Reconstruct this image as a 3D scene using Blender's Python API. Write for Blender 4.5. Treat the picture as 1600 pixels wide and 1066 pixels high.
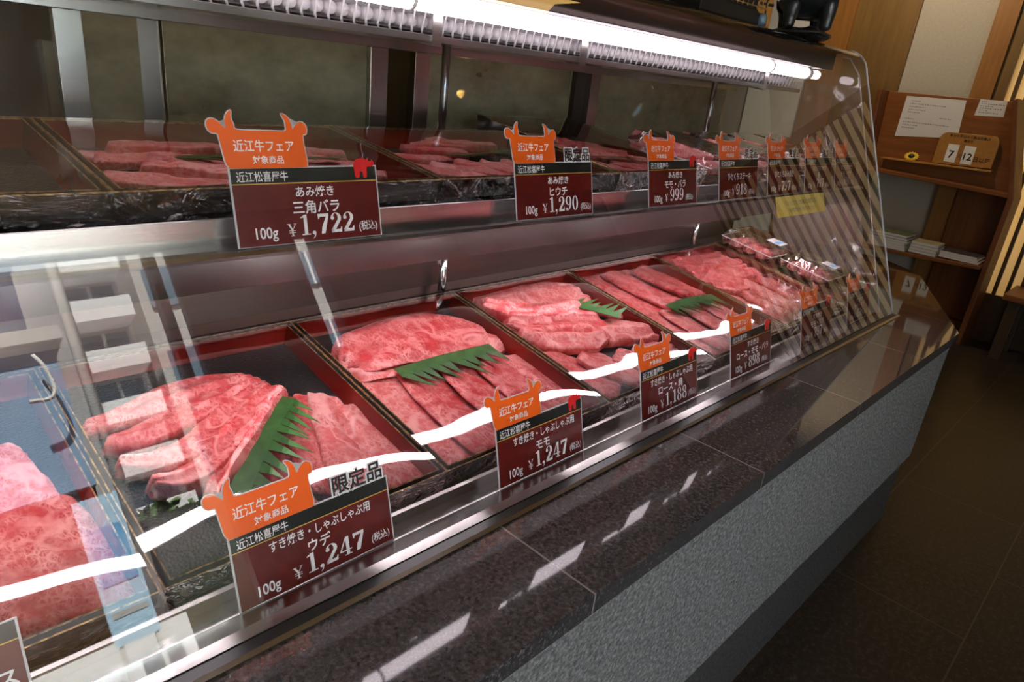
import bpy, bmesh, math, random
from math import sin, cos, pi, radians, atan, sqrt, hypot
from mathutils import Vector, Matrix, noise

SC = bpy.context.scene
COL = SC.collection
for o in list(bpy.data.objects):
    bpy.data.objects.remove(o)

# ------------------------------------------------------------------ camera
CAM_H = 1.284
yaw, pit, rol = radians(47.40381606), radians(21.34829118), radians(6.40424372)
fw = Vector((sin(yaw) * cos(pit), cos(yaw) * cos(pit), -sin(pit)))
rt = Vector((cos(yaw), -sin(yaw), 0))
up = rt.cross(fw)
r2 = cos(rol) * rt + sin(rol) * up
u2 = -sin(rol) * rt + cos(rol) * up
cam = bpy.data.cameras.new('camera')
cam.sensor_width = 36
cam.lens = 1070.08 / 1600 * 36
cam.clip_start = 0.02
camo = bpy.data.objects.new('camera', cam)
COL.objects.link(camo)
camo.matrix_world = Matrix(((r2.x, u2.x, -fw.x, 0), (r2.y, u2.y, -fw.y, 0), (r2.z, u2.z, -fw.z, CAM_H), (0, 0, 0, 1)))
SC.camera = camo

# ------------------------------------------------------------------ look
SC.view_settings.view_transform = 'Standard'
SC.view_settings.look = 'None'
SC.view_settings.gamma = 1
SC.view_settings.use_curve_mapping = False
SC.view_settings.exposure = 0.24

SKY_STRENGTH = 0.34
SUN_STRENGTH = 56.0
TOP_TUBE = 8.5
LOW_TUBE = 31.0

# ------------------------------------------------------------------ world
w = bpy.data.worlds.new('world')
SC.world = w
w.use_nodes = True
nt = w.node_tree
bg = nt.nodes['Background']
sky = nt.nodes.new('ShaderNodeTexSky')
sky.sky_type = 'NISHITA'
sky.sun_disc = False
sky.sun_elevation = radians(48)
sky.sun_rotation = radians(20)
sky.air_density = 1.2
sky.dust_density = 1.5
nt.links.new(sky.outputs[0], bg.inputs[0])
bg.inputs[1].default_value = SKY_STRENGTH


def lamp(name, kind, loc, energy, color=(1, 1, 1), target=None, **kw):
    l = bpy.data.lights.new(name, kind)
    l.energy = energy
    l.color = color
    for k, v in kw.items():
        setattr(l, k, v)
    o = bpy.data.objects.new(name, l)
    COL.objects.link(o)
    o.location = loc
    if target is not None:
        o.rotation_euler = (Vector(target) - Vector(loc)).to_track_quat('-Z', 'Y').to_euler()
    return o


lamp('sun', 'SUN', (0, 0, 12), SUN_STRENGTH, (1, .98, .94), target=(0.9, -2.3, 7.6), angle=radians(.6))
# added warm spots that brighten the lattice and rack wall, no fixtures
lamp('added_spot', 'SPOT', (3.9, 0.0, 2.45), 16, (1, .72, .42), target=(5.1, -.35, 1.3), spot_size=radians(95), spot_blend=.7, shadow_soft_size=.04)
lamp('added_spot', 'SPOT', (4.3, 1.5, 2.45), 32, (1, .80, .55), target=(5.1, 1.5, 1.7), spot_size=radians(110), spot_blend=.8, shadow_soft_size=.04)
# light behind the paper of the latticed window
lamp('window_lamp', 'AREA', (5.95, -.45, 1.2), 7, (1, .93, .82), target=(5.0, -.45, 1.1), shape='RECTANGLE', size=1.6, size_y=1.7)
lamp('window_lamp', 'AREA', (5.80, .72, 1.2), 10, (1, .64, .27), target=(5.0, .72, 1.2), shape='RECTANGLE', size=.4, size_y=1.7)
# added dim fill behind the case that tints the rear panes
lamp('kitchen_fill', 'AREA', (1.4, 2.1, 2.4), 1.2, (1, .86, .62), target=(1.2, 2.3, 0), size=.9)


# ------------------------------------------------------------------ node helper
class Mat:
    def __init__(s, name):
        s.m = bpy.data.materials.new(name)
        s.m.use_nodes = True
        s.nt = s.m.node_tree
        s.b = s.nt.nodes['Principled BSDF']
        s.out = s.nt.nodes['Material Output']

    def n(s, t, **kw):
        x = s.nt.nodes.new(t)
        for k, v in kw.items():
            setattr(x, k, v)
        return x

    def l(s, a, b):
        s.nt.links.new(a, b)

    def set(s, **kw):
        for k, v in kw.items():
            s.b.inputs[k.replace('_', ' ')].default_value = v
        return s

    def coord(s, which='Object', scale=None, offset=False, stretch=None):
        c = s.n('ShaderNodeTexCoord').outputs[which]
        if offset:
            oi = s.n('ShaderNodeObjectInfo')
            mul = s.n('ShaderNodeVectorMath', operation='SCALE')
            cmb = s.n('ShaderNodeCombineXYZ')
            for i in range(3):
                s.l(oi.outputs['Random'], cmb.inputs[i])
            s.l(cmb.outputs[0], mul.inputs[0])
            mul.inputs['Scale'].default_value = 31.7
            ad = s.n('ShaderNodeVectorMath', operation='ADD')
            s.l(c, ad.inputs[0])
            s.l(mul.outputs[0], ad.inputs[1])
            c = ad.outputs[0]
        if stretch:
            mp = s.n('ShaderNodeMapping')
            s.l(c, mp.inputs[0])
            mp.inputs['Scale'].default_value = stretch
            c = mp.outputs[0]
        return c

    def noise(s, vec, scale, detail=2, rough=.5, dist=0, lac=2.0):
        t = s.n('ShaderNodeTexNoise')
        s.l(vec, t.inputs['Vector'])
        t.inputs['Scale'].default_value = scale
        t.inputs['Detail'].default_value = detail
        t.inputs['Roughness'].default_value = rough
        t.inputs['Distortion'].default_value = dist
        return t.outputs['Fac']

    def vor(s, vec, scale, feature='F1'):
        t = s.n('ShaderNodeTexVoronoi', feature=feature)
        s.l(vec, t.inputs['Vector'])
        t.inputs['Scale'].default_value = scale
        return t

    def ramp(s, fac, stops, interp='LINEAR'):
        r = s.n('ShaderNodeValToRGB')
        r.color_ramp.interpolation = interp
        els = r.color_ramp.elements
        while len(els) < len(stops):
            els.new(.5)
        for e, (p, c) in zip(els, stops):
            e.position = p
            e.color = (c[0], c[1], c[2], 1) if not isinstance(c, (int, float)) else (c, c, c, 1)
        s.l(fac, r.inputs[0])
        return r.outputs[0]

    def mix(s, fac, a, b, blend='MIX'):
        x = s.n('ShaderNodeMix', data_type='RGBA', blend_type=blend)
        for i, v in ((0, fac), (6, a), (7, b)):
            if hasattr(v, 'is_linked') or isinstance(v, bpy.types.NodeSocket):
                s.l(v, x.inputs[i])
            elif isinstance(v, (int, float)):
                x.inputs[i].default_value = v
            else:
                x.inputs[i].default_value = (*v, 1)
        return x.outputs[2]

    def math(s, op, a, b=None, c=None):
        x = s.n('ShaderNodeMath', operation=op)
        for i, v in enumerate((a, b, c)):
            if v is None:
                continue
            if isinstance(v, (int, float)):
                x.inputs[i].default_value = v
            else:
                s.l(v, x.inputs[i])
        return x.outputs[0]

    def bump(s, h, strength, dist=.001):
        b = s.n('ShaderNodeBump')
        b.inputs['Strength'].default_value = strength
        b.inputs['Distance'].default_value = dist
        s.l(h, b.inputs['Height'])
        s.l(b.outputs[0], s.b.inputs['Normal'])
        return b.outputs[0]

    def color(s, c):
        s.l(c, s.b.inputs['Base Color'])


def plain(name, col, rough=.5, metal=0.0, spec=.5, coat=0):
    m = Mat(name)
    m.set(Base_Color=(*col, 1), Roughness=rough, Metallic=metal)
    m.b.inputs['Specular IOR Level'].default_value = spec
    m.b.inputs['Coat Weight'].default_value = coat
    return m.m


MT = {}


def build_materials():
    # --- brushed steel
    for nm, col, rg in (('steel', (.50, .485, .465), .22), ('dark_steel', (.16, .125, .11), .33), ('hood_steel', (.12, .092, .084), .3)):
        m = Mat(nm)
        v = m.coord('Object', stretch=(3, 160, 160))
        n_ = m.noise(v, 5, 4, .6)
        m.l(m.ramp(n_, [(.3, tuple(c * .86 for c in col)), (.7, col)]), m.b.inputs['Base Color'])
        big = m.noise(m.coord('Object'), 5, 2, .5)
        m.l(m.ramp(big, [(.3, rg - .02), (.75, rg + .05)]), m.b.inputs['Roughness'])
        m.set(Metallic=1.0)
        m.bump(n_, .05, .0003)
        MT[nm] = m.m
    # --- polished granite counter top with joints
    m = Mat('granite_polished')
    v = m.coord('Object')
    a = m.noise(v, 165, 4, .7)
    b = m.vor(v, 260)
    c1 = m.ramp(a, [(.32, (.014, .0135, .014)), (.5, (.040, .038, .040)), (.64, (.085, .080, .081)), (.78, (.15, .142, .142))])
    sp = m.ramp(b.outputs['Color'], [(.55, 0.0), (.9, 1.0)])
    c2 = m.mix(m.math('MULTIPLY', sp, .25), c1, (.13, .105, .10))
    xyz = m.n('ShaderNodeSeparateXYZ')
    m.l(v, xyz.inputs[0])
    md = m.math('MODULO', m.math('ADD', xyz.outputs[0], 10 * .475 - .131), .475)
    jo = m.math('LESS_THAN', m.math('ABSOLUTE', m.math('SUBTRACT', md, .2375)), .236)
    m.color(m.mix(jo, (.22, .20, .19), c2))
    m.set(Roughness=.085)
    m.b.inputs['Specular IOR Level'].default_value = 1.0
    m.l(m.ramp(m.noise(v, 14, 3), [(.35, .03), (.8, .055)]), m.b.inputs['Roughness'])
    MT['granite_polished'] = m.m
    # --- bush-hammered granite
    m = Mat('granite_rough')
    v = m.coord('Object')
    a = m.noise(v, 125, 5, .75)
    st = m.noise(m.coord('Object', stretch=(1.2, 1, .45)), 26, 4, .7)
    c1 = m.ramp(a, [(.36, (.025, .025, .025)), (.5, (.155, .155, .152)), (.64, (.42, .415, .40))])
    m.color(m.mix(.22, c1, m.ramp(st, [(.3, (.10, .103, .105)), (.7, (.28, .285, .28))])))
    m.set(Roughness=.8)
    m.bump(m.noise(v, 120, 5, .75), 1.0, .006)
    MT['granite_rough'] = m.m
    m = Mat('granite_dark')
    v = m.coord('Object')
    m.color(m.ramp(m.noise(v, 110, 4, .75), [(.36, (.008, .008, .009)), (.5, (.040, .039, .039)), (.66, (.13, .125, .12))]))
    m.set(Roughness=.45)
    m.bump(m.noise(v, 150, 4, .7), .3, .002)
    MT['granite_dark'] = m.m
    # --- floor tiles
    m = Mat('floor_stone')
    v = m.coord('Object')
    a = m.noise(v, 62, 6, .85)
    big = m.noise(v, 3.5, 3, .6)
    c1 = m.ramp(a, [(.38, (.006, .005, .004)), (.5, (.026, .021, .018)), (.60, (.085, .070, .062)), (.72, (.26, .22, .20))])
    br = m.n('ShaderNodeTexBrick')
    mp = m.n('ShaderNodeMapping')
    m.l(v, mp.inputs[0])
    mp.inputs['Location'].default_value = (-1.565 + .79 * 4, -.042 + .38 * 8, 0)
    m.l(mp.outputs[0], br.inputs['Vector'])
    br.offset = .5
    br.inputs['Scale'].default_value = 1
    br.inputs['Brick Width'].default_value = .79
    br.inputs['Row Height'].default_value = .38
    br.inputs['Mortar Size'].default_value = .0025
    br.inputs['Mortar Smooth'].default_value = .3
    c2 = m.mix(br.outputs['Fac'], m.mix(.25, c1, m.ramp(big, [(.3, (.012, .010, .008)), (.7, (.045, .035, .030))])), (.10, .085, .075))
    m.color(c2)
    m.l(m.ramp(a, [(.3, .28), (.8, .55)]), m.b.inputs['Roughness'])
    m.bump(a, .25, .0015)
    MT['floor_stone'] = m.m
    # --- lacquer trays
    MT['lacquer_black'] = plain('lacquer_black', (.010, .009, .009), .16, 0, .5, .4)
    m = Mat('lacquer_red')
    v = m.coord('Object')
    m.color(m.ramp(m.noise(v, 12, 3), [(.3, (.20, .012, .008)), (.7, (.30, .02, .013))]))
    m.set(Roughness=.24)
    MT['lacquer_red'] = m.m
    m = Mat('tray_mat')
    v = m.coord('Object')
    m.set(Base_Color=(.012, .011, .011, 1), Roughness=.5)
    m.bump(m.vor(v, 240).outputs['Distance'], .6, .002)
    MT['tray_mat'] = m.m
    m = Mat('gold_edge')
    v = m.coord('Object')
    m.color(m.ramp(m.noise(v, 120, 4), [(.35, (.10, .055, .02)), (.55, (.52, .31, .12)), (.8, (.68, .45, .2))]))
    m.set(Roughness=.38, Metallic=.35)
    MT['gold_edge'] = m.m

    # --- clear sheets: transparent + mirror layer by fresnel
    def clear(name, ior, gain, rough, tint=(1, 1, 1), bumpn=None, haze=None):
        m = Mat(name)
        m.nt.nodes.remove(m.b)
        tr = m.n('ShaderNodeBsdfTransparent')
        tr.inputs[0].default_value = (*tint, 1)
        gl = m.n('ShaderNodeBsdfGlossy')
        gl.inputs['Roughness'].default_value = rough
        fr = m.n('ShaderNodeFresnel')
        fr.inputs['IOR'].default_value = ior
        if bumpn:
            v = m.coord('Object', stretch=bumpn.get('stretch'))
            h = m.noise(v, bumpn['scale'], bumpn.get('detail', 2), bumpn.get('rough', .5), bumpn.get('dist', 0))
            if 'scale2' in bumpn:
                h2 = m.noise(v, bumpn['scale2'], 3, .6, 1.0)
                h = m.math('ADD', h, m.math('MULTIPLY', h2, bumpn['w2']))
            b = m.n('ShaderNodeBump')
            b.inputs['Strength'].default_value = 1
            b.inputs['Distance'].default_value = bumpn['d']
            m.l(h, b.inputs['Height'])
            m.l(b.outputs[0], gl.inputs['Normal'])
            m.l(b.outputs[0], fr.inputs['Normal'])
        mx = m.n('ShaderNodeMixShader')
        f = m.math('MINIMUM', m.math('MULTIPLY', fr.outputs[0], gain), 1.0)
        m.l(f, mx.inputs[0])
        m.l(tr.outputs[0], mx.inputs[1])
        m.l(gl.outputs[0], mx.inputs[2])
        res = mx.outputs[0]
        if haze:
            df = m.n('ShaderNodeBsdfDiffuse')
            df.inputs[0].default_value = (*haze['col'], 1)
            tl = m.n('ShaderNodeBsdfTranslucent')
            tl.inputs[0].default_value = (*haze['col'], 1)
            ms = m.n('ShaderNodeMixShader')
            ms.inputs[0].default_value = .5
            m.l(df.outputs[0], ms.inputs[1])
            m.l(tl.outputs[0], ms.inputs[2])
            v = m.coord('Object', stretch=haze.get('stretch'))
            k = m.ramp(m.noise(v, haze['scale'], 4, .65), haze['stops'])
            m2 = m.n('ShaderNodeMixShader')
            m.l(k, m2.inputs[0])
            m.l(res, m2.inputs[1])
            m.l(ms.outputs[0], m2.inputs[2])
            res = m2.outputs[0]
        m.l(res, m.out.inputs[0])
        return m.m
    MT['glass'] = clear('glass', 1.5, 1.75, 0.0, (.975, .985, .98))
    MT['side_glass'] = clear('side_glass', 1.5, 1.75, 0.0, (.95, .96, .95))
    MT['rear_glass'] = clear('rear_glass', 1.5, 1.75, .05, (.62, .60, .50),
                             haze=dict(col=(.46, .43, .29), scale=6, stops=[(.3, .30), (.7, .85)], stretch=(1, 1, 1.6)))
    MT['cling_film'] = clear('cling_film', 1.5, 1.5, .035, (.97, .97, .97), bumpn=dict(scale=5, d=.0045, detail=1))
    MT['crumpled_film'] = clear('crumpled_film', 1.5, 1.5, .08, (.96, .96, .96), bumpn=dict(scale=10, d=.045, detail=3, rough=.6, dist=1.6, stretch=(1.2, 1, 2.2)))
    MT['curtain_film'] = clear('curtain_film', 1.5, 1.6, .12, (.92, .9, .88), bumpn=dict(scale=4, d=.02, detail=2, rough=.5, dist=.6),
                               haze=dict(col=(.62, .55, .5), scale=5, stops=[(.3, .06), (.75, .30)]))
    MT['clear_plastic'] = clear('clear_plastic', 1.5, 2.0, .04, (.93, .94, .94), bumpn=dict(scale=30, d=.004, detail=2))
    # --- marbled beef
    for nm, red, mid, fat, k in (('beef_marbled', (.46, .016, .022), (.60, .062, .066), (.82, .33, .31), 0.0),
                                 ('beef_pale', (.55, .050, .054), (.68, .14, .135), (.86, .43, .40), .07),
                                 ('beef_deep', (.36, .008, .012), (.50, .032, .036), (.76, .24, .23), -.05)):
        m = Mat(nm)
        v = m.coord('Object', offset=True)
        d1 = m.n('ShaderNodeTexNoise')
        m.l(v, d1.inputs['Vector'])
        d1.inputs['Scale'].default_value = 60
        d1.inputs['Detail'].default_value = 3
        vm = m.n('ShaderNodeVectorMath', operation='SCALE')
        m.l(d1.outputs['Color'], vm.inputs[0])
        vm.inputs['Scale'].default_value = .018
        va = m.n('ShaderNodeVectorMath', operation='ADD')
        m.l(v, va.inputs[0])
        m.l(vm.outputs[0], va.inputs[1])
        mp = m.n('ShaderNodeMapping')
        m.l(va.outputs[0], mp.inputs[0])
        mp.inputs['Scale'].default_value = (1, .55, 1)
        ve = m.vor(mp.outputs[0], 108, 'DISTANCE_TO_EDGE').outputs['Distance']
        ve2 = m.vor(mp.outputs[0], 230, 'DISTANCE_TO_EDGE').outputs['Distance']
        veins = m.ramp(ve, [(0.0, 1.0), (.09, .75), (.20, 0.0)])
        veins2 = m.ramp(ve2, [(0.0, .75), (.16, .2), (.3, 0.0)])
        brk = m.ramp(m.noise(v, 34, 3, .6), [(.36, .05), (.60, 1.0)])
        fatf = m.math('MULTIPLY', m.math('MAXIMUM', veins, veins2), brk)
        # broad fat seams
        rd = m.noise(v, 13, 2, .5, .6)
        seam = m.ramp(m.math('ABSOLUTE', m.math('SUBTRACT', rd, .5)), [(.0, .85), (.018, .7), (.045, 0.0)])
        zone = m.ramp(m.noise(v, 8, 2), [(.42 - k, 0.0), (.60 - k, 1.0)])
        base = m.mix(m.ramp(m.noise(v, 20, 4, .6), [(.32 - k, 0.0), (.72 - k, 1.0)]), red, mid)
        c = m.mix(fatf, base, fat)
        c = m.mix(m.math('MULTIPLY', seam, zone), c, tuple(min(1, x * 1.04 + .03) for x in fat))
        m.color(c)
        m.set(Roughness=.42)
        m.b.inputs['Specular IOR Level'].default_value = .45
        m.b.inputs['Subsurface Weight'].default_value = .0
        hh = m.math('ADD', m.math('MULTIPLY', fatf, .4), m.noise(v, 160, 3, .6))
        m.bump(hh, .35, .0016)
        MT[nm] = m.m
    # --- leaf divider
    m = Mat('leaf_green')
    v = m.coord('Object')
    m.color(m.ramp(m.noise(v, 40, 3), [(.3, (.03, .10, .022)), (.7, (.055, .17, .038))]))
    m.set(Roughness=.38)
    MT['leaf_green'] = m.m
    # --- prints
    m = Mat('burgundy')
    v = m.coord('Object', offset=True)
    m.color(m.ramp(m.noise(v, 30, 4, .6), [(.3, (.085, .005, .003)), (.75, (.13, .008, .005))]))
    m.set(Roughness=.30)
    MT['burgundy'] = m.m
    MT['print_black'] = plain('print_black', (.012, .014, .011), .28)
    MT['gold_line'] = plain('gold_line', (.62, .38, .07), .35)
    MT['print_white'] = plain('print_white', (.80, .78, .76), .4)
    MT['orange'] = plain('orange', (.80, .115, .004), .32)
    MT['bull_red'] = plain('bull_red', (.70, .012, .012), .35)
    MT['laminate'] = plain('laminate', (.55, .53, .53), .18)
    MT['ink'] = plain('ink', (.012, .011, .011), .5)
    MT['yellow_paper'] = plain('yellow_paper', (.82, .62, .16), .5)
    MT['paper'] = plain('paper', (.66, .63, .62), .7)
    MT['paper_ink'] = plain('paper_ink', (.24, .22, .22), .7)
    MT['rubber'] = plain('rubber', (.012, .015, .014), .35)
    MT['coil_white'] = plain('coil_white', (.40, .385, .395), .45)
    MT['coil_grey'] = plain('coil_grey', (.16, .155, .165), .6)
    MT['black_paint'] = plain('black_paint', (.012, .012, .013), .3)
    MT['socket'] = plain('socket', (.8, .78, .76), .4)
    # --- tube
    for nm, e in (('tube_glow', TOP_TUBE), ('low_tube_glow', LOW_TUBE)):
        m = Mat(nm)
        m.set(Base_Color=(.9, .9, .9, 1), Roughness=.3)
        m.b.inputs['Emission Color'].default_value = (1.0, .86, .93, 1)
        m.b.inputs['Emission Strength'].default_value = e
        MT[nm] = m.m
    m = Mat('added_glow')  # glow of the added ceiling panel
    m.set(Base_Color=(.8, .7, .5, 1))
    m.b.inputs['Emission Color'].default_value = (1.0, .60, .17, 1)
    m.b.inputs['Emission Strength'].default_value = 4.5
    MT['added_glow'] = m.m
    m = Mat('bulb_glow')
    m.b.inputs['Emission Color'].default_value = (1.0, .6, .2, 1)
    m.b.inputs['Emission Strength'].default_value = 60
    MT['bulb_glow'] = m.m

    # --- woods
    def wood(name, a, b, rough=.45, along=2):
        m = Mat(name)
        st = [14, 14, 14]
        st[along] = 1.1
        v = m.coord('Object', stretch=tuple(st))
        n1 = m.noise(v, 2.2, 5, .62, .7)
        n2 = m.noise(v, 11, 3, .6)
        c = m.ramp(n1, [(.3, a), (.7, b)])
        m.color(m.mix(m.math('MULTIPLY', n2, .35), c, tuple(x * .55 for x in a)))
        m.set(Roughness=rough)
        MT[name] = m.m
    wood('wood_rack', (.17, .050, .010), (.29, .100, .022), .4, 1)
    wood('wood_rack_upright', (.13, .036, .008), (.24, .078, .017), .4, 2)
    wood('wood_post', (.26, .105, .020), (.37, .165, .035), .5, 2)
    wood('wood_board', (.16, .085, .022), (.24, .130, .034), .5, 2)
    wood('wood_slat', (.62, .43, .20), (.76, .56, .28), .5, 2)
    wood('wood_plaque', (.36, .155, .028), (.50, .235, .05), .4, 1)
    wood('wood_ceiling', (.48, .28, .09), (.62, .39, .14), .45, 0)
    wood('wood_bar', (.060, .030, .010), (.11, .058, .020), .5, 2)
    wood('wood_dark', (.05, .026, .010), (.09, .048, .018), .45, 0)
    m = Mat('plaster')
    v = m.coord('Object')
    m.color(m.ramp(m.noise(v, 70, 5, .7), [(.3, (.40, .36, .30)), (.7, (.47, .425, .355))]))
    m.set(Roughness=.9)
    m.bump(m.noise(v, 120, 4, .7), .3, .002)
    MT['plaster'] = m.m
    MT['cream'] = plain('cream', (.88, .86, .80), .8)
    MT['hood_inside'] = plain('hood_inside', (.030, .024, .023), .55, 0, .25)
    MT['road'] = plain('road', (.06, .06, .062), .9)
    MT['hedge_green'] = plain('hedge_green', (.014, .026, .010), .8)
    MT['kitchen_wall'] = plain('kitchen_wall', (.40, .38, .26), .8)
    m = Mat('shoji_paper')
    m.nt.nodes.remove(m.b)
    df = m.n('ShaderNodeBsdfDiffuse')
    df.inputs[0].default_value = (.75, .70, .58, 1)
    tl = m.n('ShaderNodeBsdfTranslucent')
    tl.inputs[0].default_value = (.85, .78, .62, 1)
    mx = m.n('ShaderNodeMixShader')
    mx.inputs[0].default_value = .6
    m.l(df.outputs[0], mx.inputs[1])
    m.l(tl.outputs[0], mx.inputs[2])
    m.l(mx.outputs[0], m.out.inputs[0])
    MT['shoji_paper'] = m.m
    m = Mat('bronze')
    v = m.coord('Object')
    m.color(m.ramp(m.noise(v, 60, 3), [(.3, (.008, .009, .010)), (.7, (.03, .032, .034))]))
    m.set(Roughness=.3)
    m.bump(m.noise(v, 50, 4), .3, .004)
    MT['bronze'] = m.m
    MT['facade_white'] = plain('facade_white', (.74, .74, .72), .8)
    MT['facade_blue'] = plain('facade_blue', (.20, .31, .44), .6)
    MT['facade_tan'] = plain('facade_tan', (.42, .41, .38), .8)
    MT['window_blue'] = plain('window_blue', (.10, .17, .22), .15)
    MT['asphalt'] = plain('asphalt', (.36, .37, .36), .9)
    MT['pole'] = plain('pole', (.62, .61, .57), .7)
    MT['tree_green'] = plain('tree_green', (.07, .14, .03), .7)
    MT['poster_blue'] = plain('poster_blue', (.10, .36, .62), .5)
    MT['poster_sky'] = plain('poster_sky', (.42, .62, .76), .5)
    MT['mag_green'] = plain('mag_green', (.13, .16, .05), .4)
    MT['mag_pale'] = plain('mag_pale', (.42, .36, .22), .45)
    MT['mag_dark'] = plain('mag_dark', (.06, .055, .06), .4)
    MT['petal'] = plain('petal', (.80, .52, .02), .6)
    MT['vinyl_clear'] = MT['clear_plastic']


build_materials()


# ------------------------------------------------------------------ object helpers
def tag(o, label=None, cat=None, group=None, kind=None):
    if label:
        o['label'] = label
    if cat:
        o['category'] = cat
    if group:
        o['group'] = group
    if kind:
        o['kind'] = kind
    return o


def thing(name, label, cat, loc=(0, 0, 0), group=None, matrix=None):
    o = bpy.data.objects.new(name, None)
    o.empty_display_size = .05
    COL.objects.link(o)
    if matrix is not None:
        o.matrix_world = matrix
    else:
        o.location = loc
    return tag(o, label, cat, group)


def obj(name, bm, mat, parent=None, smooth=False, bevel=0, matrix=None):
    me = bpy.data.meshes.new(name)
    bmesh.ops.recalc_face_normals(bm, faces=bm.faces)
    bm.to_mesh(me)
    bm.free()
    for mm in (mat if isinstance(mat, (list, tuple)) else [mat]):
        me.materials.append(MT[mm])
    if smooth:
        for p in me.polygons:
            p.use_smooth = True
    o = bpy.data.objects.new(name, me)
    COL.objects.link(o)
    if parent is not None:
        o.parent = parent
    if matrix is not None:
        if parent is None:
            o.matrix_world = matrix
        else:
            o.matrix_local = matrix
    if bevel:
        b = o.modifiers.new('bevel', 'BEVEL')
        b.width = bevel
        b.segments = 2
        b.limit_method = 'ANGLE'
    return o


def rebase(o):
    """move the origin of a top-level mesh to the base of its bounding box"""
    me = o.data
    xs = [v.co for v in me.vertices]
    c = Vector(((min(p.x for p in xs) + max(p.x for p in xs)) / 2, (min(p.y for p in xs) + max(p.y for p in xs)) / 2, min(p.z for p in xs)))
    me.transform(Matrix.Translation(-c))
    o.matrix_world = o.matrix_world @ Matrix.Translation(c)
    return o


def box(bm, x0, x1, y0, y1, z0, z1, mi=0):
    vs = [bm.verts.new((x, y, z)) for z in (z0, z1) for y in (y0, y1) for x in (x0, x1)]
    for f in ((0, 2, 3, 1), (4, 5, 7, 6), (0, 1, 5, 4), (2, 6, 7, 3), (0, 4, 6, 2), (1, 3, 7, 5)):
        bm.faces.new([vs[i] for i in f]).material_index = mi
    return bm


def newbox(*a):
    return box(bmesh.new(), *a)


def prism(bm, prof, x0, x1, axis='x'):
    """extrude a closed profile; axis x: profile (y,z); axis z: profile (x,y); axis y: profile (x,z)"""
    def pt(p, t):
        if axis == 'x':
            return (t, p[0], p[1])
        if axis == 'z':
            return (p[0], p[1], t)
        return (p[0], t, p[1])
    A = [bm.verts.new(pt(p, x0)) for p in prof]
    B = [bm.verts.new(pt(p, x1)) for p in prof]
    n = len(prof)
    for i in range(n):
        bm.faces.new((A[i], A[(i + 1) % n], B[(i + 1) % n], B[i]))
    bm.faces.new(A[::-1])
    bm.faces.new(B)
    return bm


def newprism(prof, x0, x1, axis='x'):
    return prism(bmesh.new(), prof, x0, x1, axis)


def tube(bm, pts, r, seg=10, cap=True):
    pts = [Vector(p) for p in pts]
    rings = []
    ref = None
    for i, p in enumerate(pts):
        t = (pts[min(i + 1, len(pts) - 1)] - pts[max(i - 1, 0)]).normalized()
        if ref is None:
            ref = Vector((0, 0, 1)) if abs(t.z) < .9 else Vector((1, 0, 0))
        a = t.cross(ref).normalized()
        b = t.cross(a).normalized()
        rr = r[i] if isinstance(r, (list, tuple)) else r
        rings.append([bm.verts.new(p + a * rr * cos(2 * pi * k / seg) + b * rr * sin(2 * pi * k / seg)) for k in range(seg)])
    for A, B in zip(rings, rings[1:]):
        for k in range(seg):
            bm.faces.new((A[k], A[(k + 1) % seg], B[(k + 1) % seg], B[k]))
    if cap:
        bm.faces.new(rings[0][::-1])
        bm.faces.new(rings[-1])
    return bm


def ball(bm, c, r, sx=1, sy=1, sz=1, seg=12, rings=8):
    m = Matrix.Translation(c) @ Matrix.Diagonal((sx, sy, sz, 1))
    bmesh.ops.create_uvsphere(bm, u_segments=seg, v_segments=rings, radius=r, matrix=m)
    return bm


def flat_poly(bm, pts, y, mi=0):
    """polygon in the xz plane at depth y"""
    vs = [bm.verts.new((p[0], y, p[1])) for p in pts]
    f = bm.faces.new(vs)
    f.material_index = mi
    return f


def catmull(pts, n):
    P = [Vector(p) for p in pts]
    if len(P) == 1:
        return P
    Q = [P[0] * 2 - P[1]] + P + [P[-1] * 2 - P[-2]]
    out = []
    segs = len(P) - 1
    for i in range(n):
        t = i / (n - 1) * segs
        k = min(int(t), segs - 1)
        f = t - k
        a, b, c, d = Q[k:k + 4]
        out.append(.5 * ((2 * b) + (c - a) * f + (2 * a - 5 * b + 4 * c - d) * f * f + (3 * b - a - 3 * c + d) * f ** 3))
    return out


def smooth_closed(pts, n_per=4):
    P = [Vector((p[0], p[1], 0)) for p in pts]
    out = []
    N = len(P)
    for i in range(N):
        a, b, c, d = P[i - 1], P[i], P[(i + 1) % N], P[(i + 2) % N]
        for k in range(n_per):
            f = k / n_per
            q = .5 * ((2 * b) + (c - a) * f + (2 * a - 5 * b + 4 * c - d) * f * f + (3 * b - a - 3 * c + d) * f ** 3)
            out.append((q.x, q.y))
    return out


# ------------------------------------------------------------------ lettering
_cache = {}


def text_geo(s, bold=0.0):
    key = (s, bold)
    if key in _cache:
        return _cache[key]
    cu = bpy.data.curves.new('lettering', 'FONT')
    cu.body = s
    cu.size = 1
    cu.offset = bold
    cu.resolution_u = 3
    cu.fill_mode = 'FRONT'
    o = bpy.data.objects.new('lettering', cu)
    COL.objects.link(o)
    dg = bpy.context.evaluated_depsgraph_get()
    dg.update()
    me = o.evaluated_get(dg).to_mesh()
    vs = [(v.co.x, v.co.y) for v in me.vertices]
    fs = [tuple(p.vertices) for p in me.polygons]
    o.evaluated_get(dg).to_mesh_clear()
    bpy.data.objects.remove(o)
    bpy.data.curves.remove(cu)
    x0 = min(v[0] for v in vs) if vs else 0
    x1 = max(v[0] for v in vs) if vs else 1
    y0 = min(v[1] for v in vs) if vs else 0
    y1 = max(v[1] for v in vs) if vs else 1
    _cache[key] = (vs, fs, x0, x1, y0, y1)
    return _cache[key]


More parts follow.
